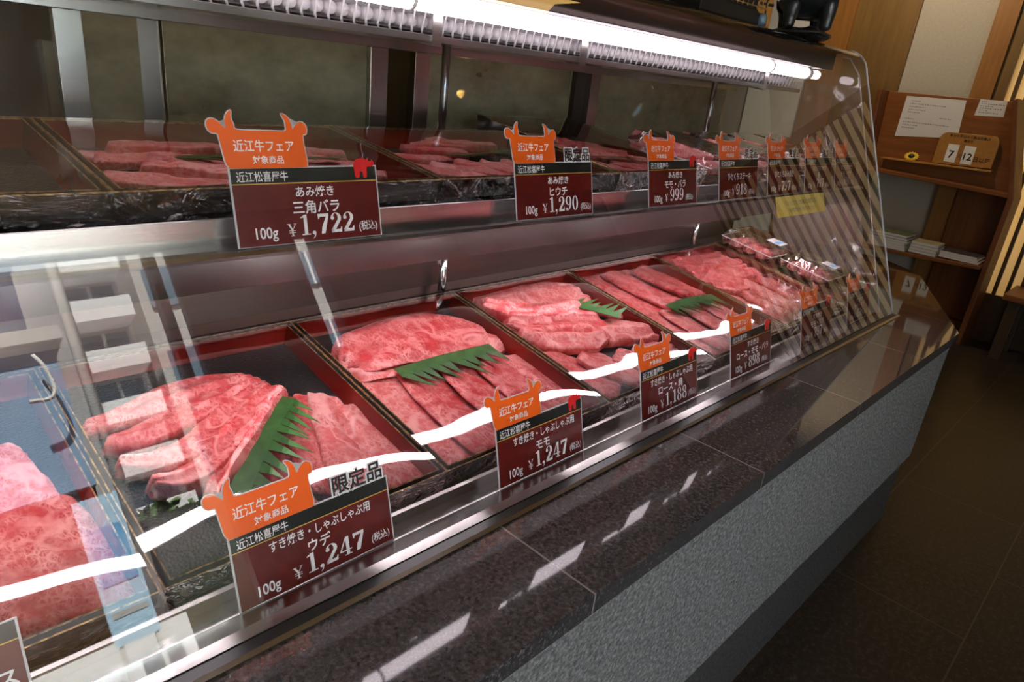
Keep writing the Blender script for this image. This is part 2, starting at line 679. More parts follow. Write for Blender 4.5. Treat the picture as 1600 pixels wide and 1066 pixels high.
def put_text(bm, s, x0, x1, z0, z1, y, bold=.0, mi=0, shear=0):
    """fit the string in a rectangle of the xz plane facing -y"""
    vs, fs, a0, a1, b0, b1 = text_geo(s, bold)
    if not vs:
        return
    sx = (x1 - x0) / (a1 - a0)
    sz = (z1 - z0) / (b1 - b0)
    V = [bm.verts.new((x0 + (v[0] - a0) * sx + shear * (v[1] - b0) * sz, y, z0 + (v[1] - b0) * sz)) for v in vs]
    for f in fs:
        try:
            bm.faces.new([V[i] for i in f]).material_index = mi
        except ValueError:
            pass


def ring_pts(cx, cy, rx, ry, n=28, a0=0, a1=2 * pi):
    return [(cx + rx * cos(a0 + (a1 - a0) * i / n), cy + ry * sin(a0 + (a1 - a0) * i / n)) for i in range(n + 1)]


def strip(A, B):
    return [[A[i], A[i + 1], B[i + 1], B[i]] for i in range(len(A) - 1)]


def digit(ch):
    """serif numerals: list of polygons in a 0.5 x 0.72 em box, and their advance"""
    Q = []
    ring = lambda cx, cy, rx, ry, th, tv: strip(ring_pts(cx, cy, rx, ry), ring_pts(cx, cy, rx - th, ry - tv))
    ser = lambda x0, x1, y0, y1: [[(x0, y0), (x1, y0), (x1, y1), (x0, y1)]]
    if ch == '0':
        Q += ring(.24, .36, .21, .365, .115, .03)
    elif ch == '1':
        Q += ser(.17, .29, .0, .71) + ser(.07, .39, 0, .035) + [[(.06, .60), (.17, .62), (.29, .72), (.22, .71), (.06, .635)]]
    elif ch in '2':
        A = ring_pts(.24, .52, .20, .20, 16, pi * .98, -.45)
        B = ring_pts(.22, .53, .09, .165, 16, pi * .98, -.40)
        Q += strip(A, B)
        Q += [[A[-1], B[-1], (.05, .0), (.03, .10)], [(A[-1][0], A[-1][1]), (.03, .10), (.05, .0), (.20, .11)]]
        Q += [[(.03, 0), (.43, 0), (.45, .19), (.415, .19), (.38, .11), (.05, .11)]]
        Q += [ring_pts(.105, .53, .07, .07, 14)[:-1]]
    elif ch == '4':
        Q += ser(.26, .375, 0, .72) + ser(.02, .46, .17, .215) + ser(.18, .45, 0, .03) + [[(.02, .2), (.075, .2), (.30, .72), (.26, .72)]]
    elif ch == '7':
        Q += [[(.04, .71), (.05, .52), (.08, .52), (.12, .60), (.45, .60), (.45, .71)], [(.36, .62), (.45, .62), (.27, 0), (.13, 0), (.18, .26)]]
    elif ch == '8':
        Q += ring(.24, .54, .17, .175, .085, .03) + ring(.24, .185, .21, .19, .105, .03)
    elif ch in '96':
        P = ring(.24, .50, .205, .225, .105, .03)
        A = ring_pts(.14, .42, .305, .42, 12, .1, -pi * .55)
        B = ring_pts(.14, .42, .20, .39, 12, .1, -pi * .55)
        P += strip(A, B) + [ring_pts(.115, .085, .065, .065, 14)[:-1]]
        if ch == '6':
            P = [[(.48 - x, .72 - y) for x, y in p] for p in P]
        Q += P
    elif ch == ',':
        Q += [ring_pts(.10, .06, .07, .065, 14)[:-1], [(.16, .06), (.17, .03), (.13, -.09), (.06, -.15), (.05, -.135), (.10, -.07), (.11, 0)]]
        return Q, .24
    return Q, (.42 if ch == '1' else .49)


def put_number(bm, s, x0, x1, z0, h, y, mi=0):
    adv = sum(digit(c)[1] for c in s)
    sx = (x1 - x0) / adv
    sz = h / .72
    x = x0
    for c in s:
        Q, a = digit(c)
        for p in Q:
            V = [bm.verts.new((x + q[0] * sx, y, z0 + q[1] * sz)) for q in p]
            try:
                bm.faces.new(V).material_index = mi
            except ValueError:
                pass
        x += a * sx


def put_yen(bm, x0, x1, z0, h, y, mi=0):
    w_ = x1 - x0
    def q(*p):
        V = [bm.verts.new((x0 + a * w_, y, z0 + b * h)) for a, b in p]
        bm.faces.new(V).material_index = mi
    q((.02, 1), (.24, 1), (.58, .5), (.42, .46))
    q((.84, 1), (.95, 1), (.56, .5), (.48, .46))
    q((.41, 0), (.58, 0), (.58, .52), (.41, .52))
    q((.12, .42), (.88, .42), (.88, .47), (.12, .47))
    q((.12, .26), (.88, .26), (.88, .31), (.12, .31))
    q((.28, 0), (.72, 0), (.72, .035), (.28, .035))
    q((-.06, .97), (.36, .97), (.36, 1), (-.06, 1))
    q((.68, .97), (1.02, .97), (1.02, 1), (.68, 1))


def put_em(bm, s, x, z, size, y, align='l', bold=0.0, mi=0, cond=1.0, slope=0.0):
    vs, fs, a0, a1, b0, b1 = text_geo(s, bold)
    if not vs:
        return
    wd = (a1 - a0) * size * cond
    ox = x if align == 'l' else (x - wd / 2 if align == 'c' else x - wd)
    V = [bm.verts.new((ox + (v[0] - a0) * size * cond, y, z + v[1] * size + slope * (v[0] - a0) * size * cond)) for v in vs]
    for f in fs:
        try:
            bm.faces.new([V[i] for i in f]).material_index = mi
        except ValueError:
            pass


# ================================================================== SETTING
XE = 2.40           # right end of the display case
XL = -0.95          # left end built (out of frame)


def build_room():
    fl = obj('floor', newbox(-1.9, 5.4, -2.25, 3.0, -.06, 0), 'floor_stone')
    tag(fl, 'dark speckled stone floor of large tiles', 'floor', kind='structure')
    # end wall (x = 5.15): posts, boards and plaster
    wl = obj('wall_right', newbox(5.17, 5.3, .98, 3.0, 0, 2.6), 'plaster')
    tag(wl, 'pale plaster wall between wooden posts behind the wooden rack', 'wall', kind='structure')
    t = obj('trim_1', newbox(5.12, 5.169, 1.97, 2.19, 0, 2.6), 'wood_post')
    tag(t, 'orange brown wooden post behind the black ox figure', 'post', kind='structure')
    t = obj('trim_2', newbox(5.145, 5.169, 1.585, 1.9695, 0, 2.6), 'wood_board')
    tag(t, 'broad golden wooden board beside the orange brown post', 'board', kind='structure')
    t = obj('trim_3', newbox(5.11, 5.169, 1.045, 1.16, 0, 2.6), 'wood_post')
    tag(t, 'wooden post above the right half of the rack', 'post', kind='structure')
    t = obj('trim_4', newbox(5.13, 5.169, .985, 1.044, 0, 2.6), 'wood_board')
    tag(t, 'narrow wooden strip between post and slatted screen', 'post', kind='structure')
    t = obj('trim_5', newbox(5.15, 5.169, 2.20, 2.62, 0.0, 2.6), 'cream')
    tag(t, 'cream paper panel behind the black ox figure', 'panel', kind='structure')
    # latticed paper window, lit from behind
    bm = bmesh.new()
    y = .950
    while y > -1.20:
        box(bm, 5.135, 5.158, y - .0205, y, .30, 1.95)
        y -= .0645
    sc = thing('lattice_window', 'tall lit paper window with thin upright wooden bars right of the rack', 'window', (5.15, -.5, 0))
    M_ = Matrix.Translation((-5.15, .5, 0))
    obj('bars', bm, 'wood_bar', sc, matrix=M_)
    obj('bottom_board', newbox(5.13, 5.169, -1.215, .982, .0, .299), 'wood_dark', sc, matrix=M_)
    obj('paper', newbox(5.160, 5.162, -1.215, .982, .2995, 1.9505), 'shoji_paper', sc, matrix=M_)
    obj('top_rail', newbox(5.13, 5.169, -1.215, .982, 1.951, 2.03), 'wood_board', sc, matrix=M_)
    o = obj('wall_screen_side', newbox(6.1, 6.2, -2.25, .98, 0, 2.6), 'plaster')
    tag(o, 'plaster wall behind the latticed window', 'wall', kind='structure')
    bm = newbox(5.30, 6.1, .981, 1.06, 0, 2.6)
    box(bm, 5.30, 6.1, -2.25, -2.15, 0, 2.6)
    box(bm, 5.163, 5.175, -2.15, .981, 2.031, 2.6)
    box(bm, 5.163, 5.175, -2.15, -1.216, 0, 2.03)
    o = obj('wall_window_recess', bm, 'plaster')
    tag(o, 'plaster recess around the latticed window', 'wall', kind='structure')
    bm = newbox(5.401, 6.1, -2.25, 1.06, 2.6, 2.7)
    o = obj('ceiling_window_recess', bm, 'plaster')
    tag(o, 'plaster top of the window recess', 'ceiling', kind='structure')
    # ceiling
    c = obj('ceiling', newbox(-1.9, 5.4, -2.25, 3.0, 2.6, 2.75), 'wood_ceiling')
    tag(c, 'warm wooden ceiling of the shop', 'ceiling', kind='structure')
    o = obj('wall_left', newbox(-2.0, -1.9, -2.25, 3.0, 0, 2.6), 'plaster')
    tag(o, 'plaster wall beyond the left end of the case', 'wall', kind='structure')
    o = obj('wall_back', newbox(-1.9, 5.3, 2.9, 3.0, 0, 2.6), 'kitchen_wall')
    tag(o, 'dull olive kitchen wall behind the display case', 'wall', kind='structure')
    # wall between the shop corner and the kitchen
    o = obj('wall_kitchen_side', newbox(3.6, 3.7, 2.25, 2.9, 0, 2.6), 'kitchen_wall')
    tag(o, 'olive kitchen side wall', 'wall', kind='structure')
    # street front: wall right of the doorway, thin gaps between door stiles, wall left
    bm = bmesh.new()
    box(bm, 2.16, 5.3, -2.25, -2.15, 0, 2.6)
    o = obj('wall_front', bm, 'wood_dark')
    tag(o, 'dark wooden street front of the shop', 'wall', kind='structure')
    d = obj('door_1', newbox(1.305, 2.05, -2.24, -2.18, 0, 2.45), 'wood_dark')
    tag(d, 'dark wooden sliding door at the street front', 'door', kind='structure')
    d = obj('trim_8', newbox(1.236, 1.304, -2.24, -2.2, 0, 1.74), 'wood_dark')  # added to end the reflected strip of this gap
    tag(d, 'dark board added low between the door stiles to cut the reflected strip', 'door frame', kind='structure')
    d = obj('trim_9', newbox(2.0505, 2.159, -2.24, -2.2, 0, 1.74), 'wood_dark')  # added, blocks the lower part of the gap
    tag(d, 'dark board added low beside the sliding door to cut the reflected strip', 'door frame', kind='structure')
    d = obj('trim_6', newbox(1.19, 1.235, -2.24, -2.16, 0, 2.45), 'wood_dark')
    tag(d, 'dark door stile at the street front', 'door frame', kind='structure')
    d = obj('trim_7', newbox(-1.9, 2.16, -2.25, -2.15, 2.45, 2.6), 'wood_dark')
    tag(d, 'dark lintel over the street door', 'door frame', kind='structure')


# ================================================================== COUNTER
def build_counter():
    top = [(XL, .366), (2.406, .366), (3.176, .69), (3.33, .88), (3.33, 1.45), (XL, 1.45)]
    t = thing('stone_counter', 'long stone counter with polished dark granite top and rough grey front', 'counter', (0, .9, 0))
    M_ = Matrix.Translation((0, -.9, 0))
    obj('granite_top', newprism(top, .652, .684, 'z'), 'granite_polished', t, matrix=M_)
    ins = [(XL, .376), (2.398, .376), (3.165, .70), (3.317, .885), (3.317, 1.45), (XL, 1.45)]
    obj('front_cladding', newprism(ins, .25, .6515, 'z'), 'granite_rough', t, matrix=M_)
    ins = [(XL, .392), (2.39, .392), (3.15, .715), (3.30, .89), (3.30, 1.45), (XL, 1.45)]
    obj('plinth', newprism(ins, .0, .2495, 'z'), 'granite_dark', t, matrix=M_)


# ================================================================== DISPLAY CASE
def rot_box_x(bm, prof, x0, x1):
    return prism(bm, prof, x0, x1, 'x')


def build_case():
    t = thing('display_case', 'long refrigerated glass display case with stainless frame on the granite counter', 'display case', (.7, .9, .684))
    T = Matrix.Translation((-.7, -.9, -.684))

    def part(name, bm, mat, smooth=False, bevel=0, parent=t):
        return obj(name, bm, mat, parent, smooth, bevel, T if parent is t else None)
    # front glass, leaning back, bent over at the top
    prof = [(.5600, .688), (.8400, 1.394)]
    for k in range(1, 9):
        a = k / 8
        prof.append((.840 + .075 * a ** 1.35, 1.394 + .062 * (1 - (1 - a) ** 2.0)))
    bm = bmesh.new()
    A = [bm.verts.new((XL, p[0], p[1])) for p in prof]
    B = [bm.verts.new((XE, p[0], p[1])) for p in prof]
    for i in range(len(prof) - 1):
        bm.faces.new((A[i], A[i + 1], B[i + 1], B[i]))
    part('front_glass', bm, 'glass', smooth=True)
    # ground edge of the front glass
    bm = bmesh.new()
    tube(bm, [(XE + .001, p[0], p[1]) for p in prof], .0028, 6)
    part('glass_edge', bm, 'laminate', smooth=True)
    # side glass
    side = [(.585, .690), (.845, 1.385), (.885, 1.43), (.95, 1.435), (1.27, 1.435), (1.27, .690)]
    bm = bmesh.new()
    bm.faces.new([bm.verts.new((XE - .045, p[0], p[1])) for p in side])
    part('side_glass', bm, 'side_glass')
    bm = bmesh.new()
    tube(bm, [(XE - .045, p[0], p[1]) for p in side[:4]], .0022, 6)
    part('side_glass_edge', bm, 'laminate', smooth=True)
    part('end_panel', newprism([(.60, .6848), (.855, 1.37), (.88, 1.44), (1.29, 1.44), (1.29, .6848)], XL - .02, XL - .0005), 'steel')
    # bottom rails
    part('glass_channel', newprism([(.5365, .6842), (.5365, .6872), (.5435, .6885), (.5435, .6842)], XL, XE + .006), 'steel')
    part('gasket', newprism([(.5436, .6842), (.5436, .6868), (.5600, .6868), (.5600, .6842)], XL, XE + .004), 'rubber')
    part('inner_ledge', newprism([(.5605, .6845), (.5605, .6885), (.572, .694), (.594, .6895), (.6, .688), (.633, .688), (.633, .6845)], XL, XE - .05), 'steel')
    part('tag_rail', newprism([(.6265, .6882), (.6265, .704), (.631, .706), (.6325, .706), (.6325, .6882)], XL, XE - .05), 'steel')
    # sloped deck below the lower trays, lower back panel
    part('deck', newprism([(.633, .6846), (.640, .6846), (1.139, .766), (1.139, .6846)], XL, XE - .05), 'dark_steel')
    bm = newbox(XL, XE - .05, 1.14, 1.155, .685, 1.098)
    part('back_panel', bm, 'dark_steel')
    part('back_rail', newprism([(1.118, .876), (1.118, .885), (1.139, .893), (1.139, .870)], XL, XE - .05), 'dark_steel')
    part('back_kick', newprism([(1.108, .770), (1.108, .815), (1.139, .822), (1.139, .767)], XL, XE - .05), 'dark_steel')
    # upper shelf
    prof = [(.7752, 1.064), (.7752, 1.0925), (.7765, 1.0935), (.784, 1.078), (1.13, 1.121), (1.13, 1.101), (.79, 1.056)]
    part('upper_shelf', newprism(prof, XL, XE - .05), 'steel')
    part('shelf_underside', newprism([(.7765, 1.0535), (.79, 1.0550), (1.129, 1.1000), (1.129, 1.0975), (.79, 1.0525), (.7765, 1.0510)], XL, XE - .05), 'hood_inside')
    prof = [(.7750, 1.0640), (.7490, 1.0640), (.7405, 1.0625), (.7375, 1.0580), (.7400, 1.0535), (.7475, 1.0515), (.7680, 1.0095), (.7740, 1.0080), (.7755, 1.0110), (.7600, 1.0520), (.7750, 1.0560)]
    part('shelf_lip', newprism(prof, XL, XE - .05), 'steel')
    # tubes
    bm = tube(bmesh.new(), [(XL, .93, 1.371), (2.155, .93, 1.371)], .0155, 16)
    part('lamp_tube', bm, 'tube_glow', True)
    bm = tube(bmesh.new(), [(2.185, .93, 1.371), (2.245, .93, 1.371)], .012, 16)
    part('lamp_tube', bm, 'tube_glow', True)
    for x in (.70, 1.92, 2.17):
        bm = bmesh.new()
        bmesh.ops.create_cone(bm, cap_ends=True, segments=16, radius1=.0175, radius2=.0175, depth=.006 if x < 2 else .02,
                              matrix=Matrix.Translation((x, .93, 1.371)) @ Matrix.Rotation(pi / 2, 4, 'Y'))
        part('lamp_clip', bm, 'socket', True)
    x = XL
    k = 0
    for x0, x1 in ((XL, .42), (.44, 1.02), (1.05, 1.62), (1.65, 2.28)):
        bm = tube(bmesh.new(), [(x0, .872, 1.023), (x1, .872, 1.023)], .013, 14)
        part('shelf_lamp_tube', bm, 'low_tube_glow', True)
    for x in (.43, 1.035, 1.635, 2.29):
        part('lamp_socket', newbox(x - .009, x + .009, .858, .886, 1.012, 1.0605), 'socket')
    # hood over the top tube, top frame
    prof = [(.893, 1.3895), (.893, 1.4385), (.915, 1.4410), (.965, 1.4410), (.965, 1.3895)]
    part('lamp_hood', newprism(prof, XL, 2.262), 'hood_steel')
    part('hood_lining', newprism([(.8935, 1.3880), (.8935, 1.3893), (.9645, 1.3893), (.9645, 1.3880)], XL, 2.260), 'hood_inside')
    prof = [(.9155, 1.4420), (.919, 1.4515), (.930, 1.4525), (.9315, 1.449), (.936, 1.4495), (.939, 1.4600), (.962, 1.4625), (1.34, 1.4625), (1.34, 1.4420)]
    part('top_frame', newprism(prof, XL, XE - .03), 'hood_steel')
    # drain pan and evaporator coil under the roof
    part('coil_housing', newbox(XL, 2.285, 1.045, 1.2, 1.333, 1.4415), 'coil_grey')
    bm = newprism([(.987, 1.3165), (.987, 1.3265), (.991, 1.3275), (1.2, 1.3275), (1.2, 1.318), (.991, 1.3165)], XL, 2.285)
    part('coil_tray', bm, 'steel')
    bm = bmesh.new()
    x = .05
    while x < 2.28:
        tube(bm, [(x + .003, 1.006, 1.3276), (x - .002, 1.0, 1.334), (x, .996, 1.36), (x, 1.0, 1.4405)], .0020, 6)
        x += .0222
    part('coil_wires', bm, 'coil_white', True)
    bm = bmesh.new()
    x = .062
    while x < 2.28:
        bmesh.ops.create_cone(bm, cap_ends=True, segments=14, radius1=.0115, radius2=.0095, depth=.03,
                              matrix=Matrix.Translation((x, 1.03, 1.3465)) @ Matrix.Rotation(pi / 2, 4, 'X'))
        x += .0222
    part('coil_pipes', bm, 'coil_white', True)
    for x in (.80, 1.19, 2.03):
        part('coil_bracket', newprism([(.9835, 1.310), (.9835, 1.40), (.9865, 1.40), (.9865, 1.313), (1.02, 1.3158), (1.02, 1.3135)], x - .0105, x + .0105), 'steel')
    # posts between coil and deck
    for x in (.962, 2.04):
        part('support_post', tube(bmesh.new(), [(x, 1.1345 - .02, .80), (x, 1.1145, .9)], .009, 14), 'steel', True)
        part('support_post', tube(bmesh.new(), [(x, 1.150, 1.125), (x, 1.150, 1.3335)], .0085, 14), 'steel', True)
        part('post_foot', newbox(x - .026, x + .026, 1.092, 1.1395, .7625, .8), 'dark_steel')
    # rear sliding doors
    zb, zt = 1.10, 1.302
    part('door_head', newbox(XL, XE - .05, 1.235, 1.29, 1.302, 1.333), 'steel')
    part('door_sill', newbox(XL, XE - .05, 1.235, 1.29, 1.06, 1.10), 'steel')
    part('rear_ledge', newprism([(1.156, 1.06), (1.156, 1.098), (1.2345, 1.098), (1.2345, 1.06)], XL, XE - .05), 'dark_steel')
    for (x0, x1, y0) in ((.300, .337, 1.237), (.418, .454, 1.262), (.842, .884, 1.237), (.972, 1.012, 1.262), (1.545, 1.583, 1.237), (2.30, 2.335, 1.262)):
        part('door_stile', newbox(x0, x1, y0, y0 + .02, 1.1005, 1.3015), 'steel', bevel=.001)
    for (x0, x1, y0) in ((.338, .417, 1.25), (.4545, .8415, 1.25), (1.0125, 1.502, 1.275), (1.5835, 2.299, 1.25)):
        bm = bmesh.new()
        box(bm, x0, x1, y0, y0 + .003, 1.1005, 1.3015)
        part('rear_pane', bm, 'rear_glass')
    part('dark_gap_strip', newbox(1.502, 1.5445, 1.255, 1.27, 1.1005, 1.3015), 'black_paint')  # black strip standing in for the dark gap beside the stile
    # crinkled clear curtain at the right end
    bm = bmesh.new()
    NU, NV = 34, 34
    G = []
    for i in range(NU + 1):
        row = []
        for j in range(NV + 1):
            y = .66 + .30 * i / NU + .16 * j / NV
            z = .80 + .55 * j / NV
            d = .012 * noise.noise((y * 14, z * 7, 2.0)) + .006 * noise.noise((y * 40, z * 26, 7.0))
            row.append(bm.verts.new((XE - .072 + d, y, z)))
        G.append(row)
    for i in range(NU):
        for j in range(NV):
            bm.faces.new((G[i][j], G[i + 1][j], G[i + 1][j + 1], G[i][j + 1]))
    part('end_curtain', bm, 'curtain_film', True)
    return t


# ================================================================== TRAYS
def tray(label, group, x0, y0, zf, W_, D, ang, film=True, depth_w=.036, seed=0, cling_front=True):
    """local frame: x across, y up the slope, z normal; z=0 is the inside floor"""
    M_ = Matrix.Translation((x0, y0, zf)) @ Matrix.Rotation(ang, 4, 'X')
    t = thing('meat_tray', label, 'tray', matrix=M_ @ Matrix.Translation((W_ / 2, D / 2, -.012)), group=group)
    L = Matrix.Translation((-W_ / 2, -D / 2, .012))
    H = depth_w
    b = .009
    # shell: outside and rim
    bm = bmesh.new()
    e = .006
    outer_b = [(e, e), (W_ - e, e), (W_ - e, D - e), (e, D - e)]
    outer_t = [(0, 0), (W_, 0), (W_, D), (0, D)]
    in_t = [(b, b), (W_ - b, b), (W_ - b, D - b), (b, D - b)]
    in_b = [(b + e, b + e), (W_ - b - e, b + e), (W_ - b - e, D - b - e), (b + e, D - b - e)]
    R = [[bm.verts.new((p[0], p[1], z)) for p in P] for P, z in ((outer_b, -.012), (outer_t, H), (in_t, H))]
    for A, B in zip(R, R[1:]):
        for k in range(4):
            bm.faces.new((A[k], A[(k + 1) % 4], B[(k + 1) % 4], B[k]))
    bm.faces.new(R[0][::-1])
    obj('tray_shell', bm, 'lacquer_black', t, matrix=L)
    bm = bmesh.new()
    A = [bm.verts.new((p[0], p[1], H - .0003)) for p in in_t]
    B = [bm.verts.new((p[0], p[1], .001)) for p in in_b]
    for k in range(4):
        bm.faces.new((A[k], A[(k + 1) % 4], B[(k + 1) % 4], B[k]))
    o = obj('tray_lining', bm, 'lacquer_red', t, matrix=L)
    o['label'] = 'red lacquer inside walls'
    bm = bmesh.new()
    bm.faces.new([bm.verts.new((p[0], p[1], .001)) for p in in_b])
    obj('tray_floor', bm, 'tray_mat', t, matrix=L)
    bm = bmesh.new()
    r = .00105
    for P in (outer_t, in_t):
        for k in range(4):
            a, c = P[k], P[(k + 1) % 4]
            tube(bm, [(a[0], a[1], H), (c[0], c[1], H)], r, 6)
    obj('rim_edging', bm, 'gold_edge', t, matrix=L)
    if film:
        bm = bmesh.new()
        N = 26
        G = []
        rnd = random.Random(seed)
        so = rnd.random() * 50
        for i in range(N + 1):
            row = []
            for j in range(N + 1):
                u, v = i / N, j / N
                f = (sin(pi * u) * sin(pi * v)) ** .5
                z = H + .0016 + f * (.004 + .003 * noise.noise((u * 3 + so, v * 3, 0)))
                row.append(bm.verts.new((-.001 + u * (W_ + .002), -.001 + v * (D + .002), z)))
            G.append(row)
        for i in range(N):
            for j in range(N):
                bm.faces.new((G[i][j], G[i + 1][j], G[i + 1][j + 1], G[i][j + 1]))
        obj('cling_film', bm, 'cling_film', t, True, matrix=L)
        # crumpled skirt over the front wall
        bm = bmesh.new()
        N = 40
        G = []
        for i in range(N + 1):
            u = i / N
            row = []
            for j in range(7):
                q = j / 6
                d = -.0014 - .0024 * q * abs(noise.noise((u * 16 + so, q * 3, 1))) - .001 * abs(noise.noise((u * 50, q * 8, so)))
                edge = 1 - .35 * (abs(noise.noise((u * 5 + so, 3, 3))))
                row.append(bm.verts.new((-.001 + u * (W_ + .002), d + .004 * q, H + .0015 - q * (H + .010) * edge)))
            G.append(row)
        for i in range(N):
            for j in range(6):
                bm.faces.new((G[i][j], G[i + 1][j], G[i + 1][j + 1], G[i][j + 1]))
        obj('film_skirt', bm, 'crumpled_film', t, True, matrix=L)
    return M_


# ---- slices of beef
FOLD = [(-1.0, .10), (-.7, .0), (0, 0), (.75, .0), (.95, .18), (1.0, .5), (.93, .82), (.7, .99), (.3, 1.04), (-.1, .98),
        (-.5, .86), (-.86, .72), (-.99, .64), (-1.0, .56), (-.92, .50), (-.62, .46), (-.90, .40), (-1.03, .32), (-1.05, .2)]
ROLL = [(-.9, .12), (-.6, .0), (0, 0), (.6, 0), (.92, .14), (1.0, .42), (.9, .72), (.62, .94), (.2, 1.03), (-.2, 1.0), (-.6, .88), (-.9, .62), (-1.0, .36)]
SHEET = [(-1.06, .12), (-.85, .0), (0, 0), (.8, 0), (.96, .15), (1.0, .45), (.95, .80), (.78, 1.0), (.4, .98), (-.05, .88), (-.5, .74), (-.88, .60), (-1.02, .52), (-1.0, .42), (-.86, .38), (-1.05, .30)]
BAR = [(-.97, .1), (-.8, 0), (0, 0), (.8, 0), (.97, .1), (1, .5), (.96, .9), (.8, 1.0), (.3, 1.02), (-.3, 1.0), (-.8, 1.0), (-.97, .9), (-1, .5)]
PROF = {'fold': FOLD, 'roll': ROLL, 'sheet': SHEET, 'bar': BAR}


def beef(M_, kind, spine, hw, th, w0=.003, label='', group=None, mat='beef_marbled', roll=0.0, seed=0, wav=1.0, flip=False, lift=0.0, name='beef_slice', hs=1.0, ws=1.0):
    prof = PROF[kind]
    if flip:
        prof = [(-a, b) for a, b in prof][::-1]
    fh, fwid = {'sheet': (.50, 1.30), 'fold': (.68, 1.25), 'roll': (.80, 1.08), 'bar': (1, 1)}[kind]
    th *= fh * hs
    fwid *= ws
    # refine profile
    pp = smooth_closed(prof, 3)
    n = 30
    pts = [(p[0], p[1], p[2] if len(p) > 2 else w0) for p in spine]
    C = catmull(pts, n)
    hws = hw if isinstance(hw, (list, tuple)) else [hw, hw]
    HW = catmull([(h, 0, 0) for h in hws], n)
    bm = bmesh.new()
    rings = []
    rnd = random.Random(seed)
    s0 = rnd.random() * 90
    skew = (rnd.random() - .5) * 1.0 if kind != 'bar' else .2
    cre = rnd.random() * 6
    for i, c in enumerate(C):
        t = i / (n - 1)
        T_ = (C[min(i + 1, n - 1)] - C[max(i - 1, 0)]).normalized()
        N_ = Vector((0, 0, 1))
        S_ = T_.cross(N_).normalized()
        if roll:
            rm = Matrix.Rotation(roll, 3, T_)
            N_ = rm @ N_
            S_ = rm @ S_
        e = min(t, 1 - t)
        end = min(1, (e / .055)) if kind != 'bar' else min(1, e / .02)
        k = (.84 + .16 * end) if kind == 'sheet' else .62 + .38 * sqrt(max(0, 1 - (1 - end) ** 2))
        kh = .38 + .62 * sqrt(max(0, 1 - (1 - end) ** 2))
        wob = 1 + .13 * wav * noise.noise((t * 5 + s0, .3, s0))
        hh = 1 + .16 * wav * noise.noise((t * 6 + s0, 5, s0))
        ring = []
        for a, b in pp:
            side = a * HW[i].x * fwid * k * wob
            # frayed, wavy free edges
            ed = abs(a)
            side += (.0028 * noise.noise((t * 26 + s0, a * 2, 1)) + .0012 * noise.noise((t * 80 + s0, a * 3 + b, 2))) * ed * wav
            h = b * th * kh * hh + lift * t
            if b > .3 and kind != 'bar':
                h += th * (.10 if kind == 'sheet' else .14) * wav * sin(a * 5.2 + cre + t * 2.2 + 2.5 * noise.noise((t * 3, a, s0)))
            p = c + S_ * side + N_ * h
            p = p + T_ * ((t - .5) * 2 * (skew * a * HW[i].x * .6 + .006 * wav * noise.noise((a * 3.1, b * 2 + s0, 4))))
            q = (p.x * 24 + s0, p.y * 24, b * 2)
            p = p + N_ * ((.0026 * noise.noise(q) + .0006 * noise.noise((p.x * 85 + s0, p.y * 85, b * 3))) * wav * (1 if b > .3 else .2))
            ring.append(bm.verts.new(p))
        rings.append(ring)
    m = len(pp)
    for A, B in zip(rings, rings[1:]):
        for k in range(m):
            bm.faces.new((A[k], A[(k + 1) % m], B[(k + 1) % m], B[k]))
    for r in (rings[0], rings[-1]):
        c = sum((v.co for v in r), Vector()) / m
        cv = bm.verts.new(c)
        for k in range(m):
            bm.faces.new((r[k], r[(k + 1) % m], cv))
    # origin to the base of the slice
    c = C[n // 2].copy()
    c.z = w0
    for v in bm.verts:
        v.co -= c
    o = obj(name, bm, mat, None, True, matrix=M_ @ Matrix.Translation(c))
    tag(o, label, 'meat', group)
    return o


def leaf_divider(M_, base, side, w0, label, length=.05, n=9, bend=.006, seed=0):
    """green serrated divider: a strip along `base` with grass-like points to `side`"""
    rnd = random.Random(seed)
    C = catmull([(p[0], p[1], w0) for p in base], n * 4 + 1)
    bm = bmesh.new()
    S_ = Vector((side[0], side[1], 0)).normalized()
    low, mid = [], []
    for i, c in enumerate(C):
        low.append(bm.verts.new(c))
        mid.append(bm.verts.new(c + S_ * (length * .38) + Vector((0, 0, bend * .5))))
    for i in range(len(C) - 1):
        bm.faces.new((low[i], low[i + 1], mid[i + 1], mid[i]))
    T_ = (C[-1] - C[0]).normalized()
    for k in range(n):
        i0, i1 = k * 4, k * 4 + 4
        L_ = length * (.40 + .34 * rnd.random() + (.18 if k % 2 else 0))
        sh = T_ * (L_ * (.35 + .4 * rnd.random()))
        a, b_ = mid[i0], mid[i1]
        m1 = bm.verts.new(a.co.lerp(b_.co, .28) + S_ * L_ * .55 + sh * .5 + Vector((0, 0, bend * .9)))
        m2 = bm.verts.new(a.co.lerp(b_.co, .75) + S_ * L_ * .55 + sh * .5 + Vector((0, 0, bend * .9)))
        tp = bm.verts.new(a.co.lerp(b_.co, .5) + S_ * L_ * 1.1 + sh + Vector((0, 0, bend * (1 + rnd.random()))))
        bm.faces.new((a, mid[i0 + 1], mid[i0 + 2], mid[i0 + 3], b_, m2, m1))
        bm.faces.new((m1, m2, tp))
    c = C[len(C) // 2].copy()
    for v in bm.verts:
        v.co -= c
    o = obj('leaf_divider', bm, 'leaf_green', None, False, matrix=M_ @ Matrix.Translation(c))
    sd = o.modifiers.new('solid', 'SOLIDIFY')
    sd.thickness = .0007
    tag(o, label, 'leaf divider')
    return o


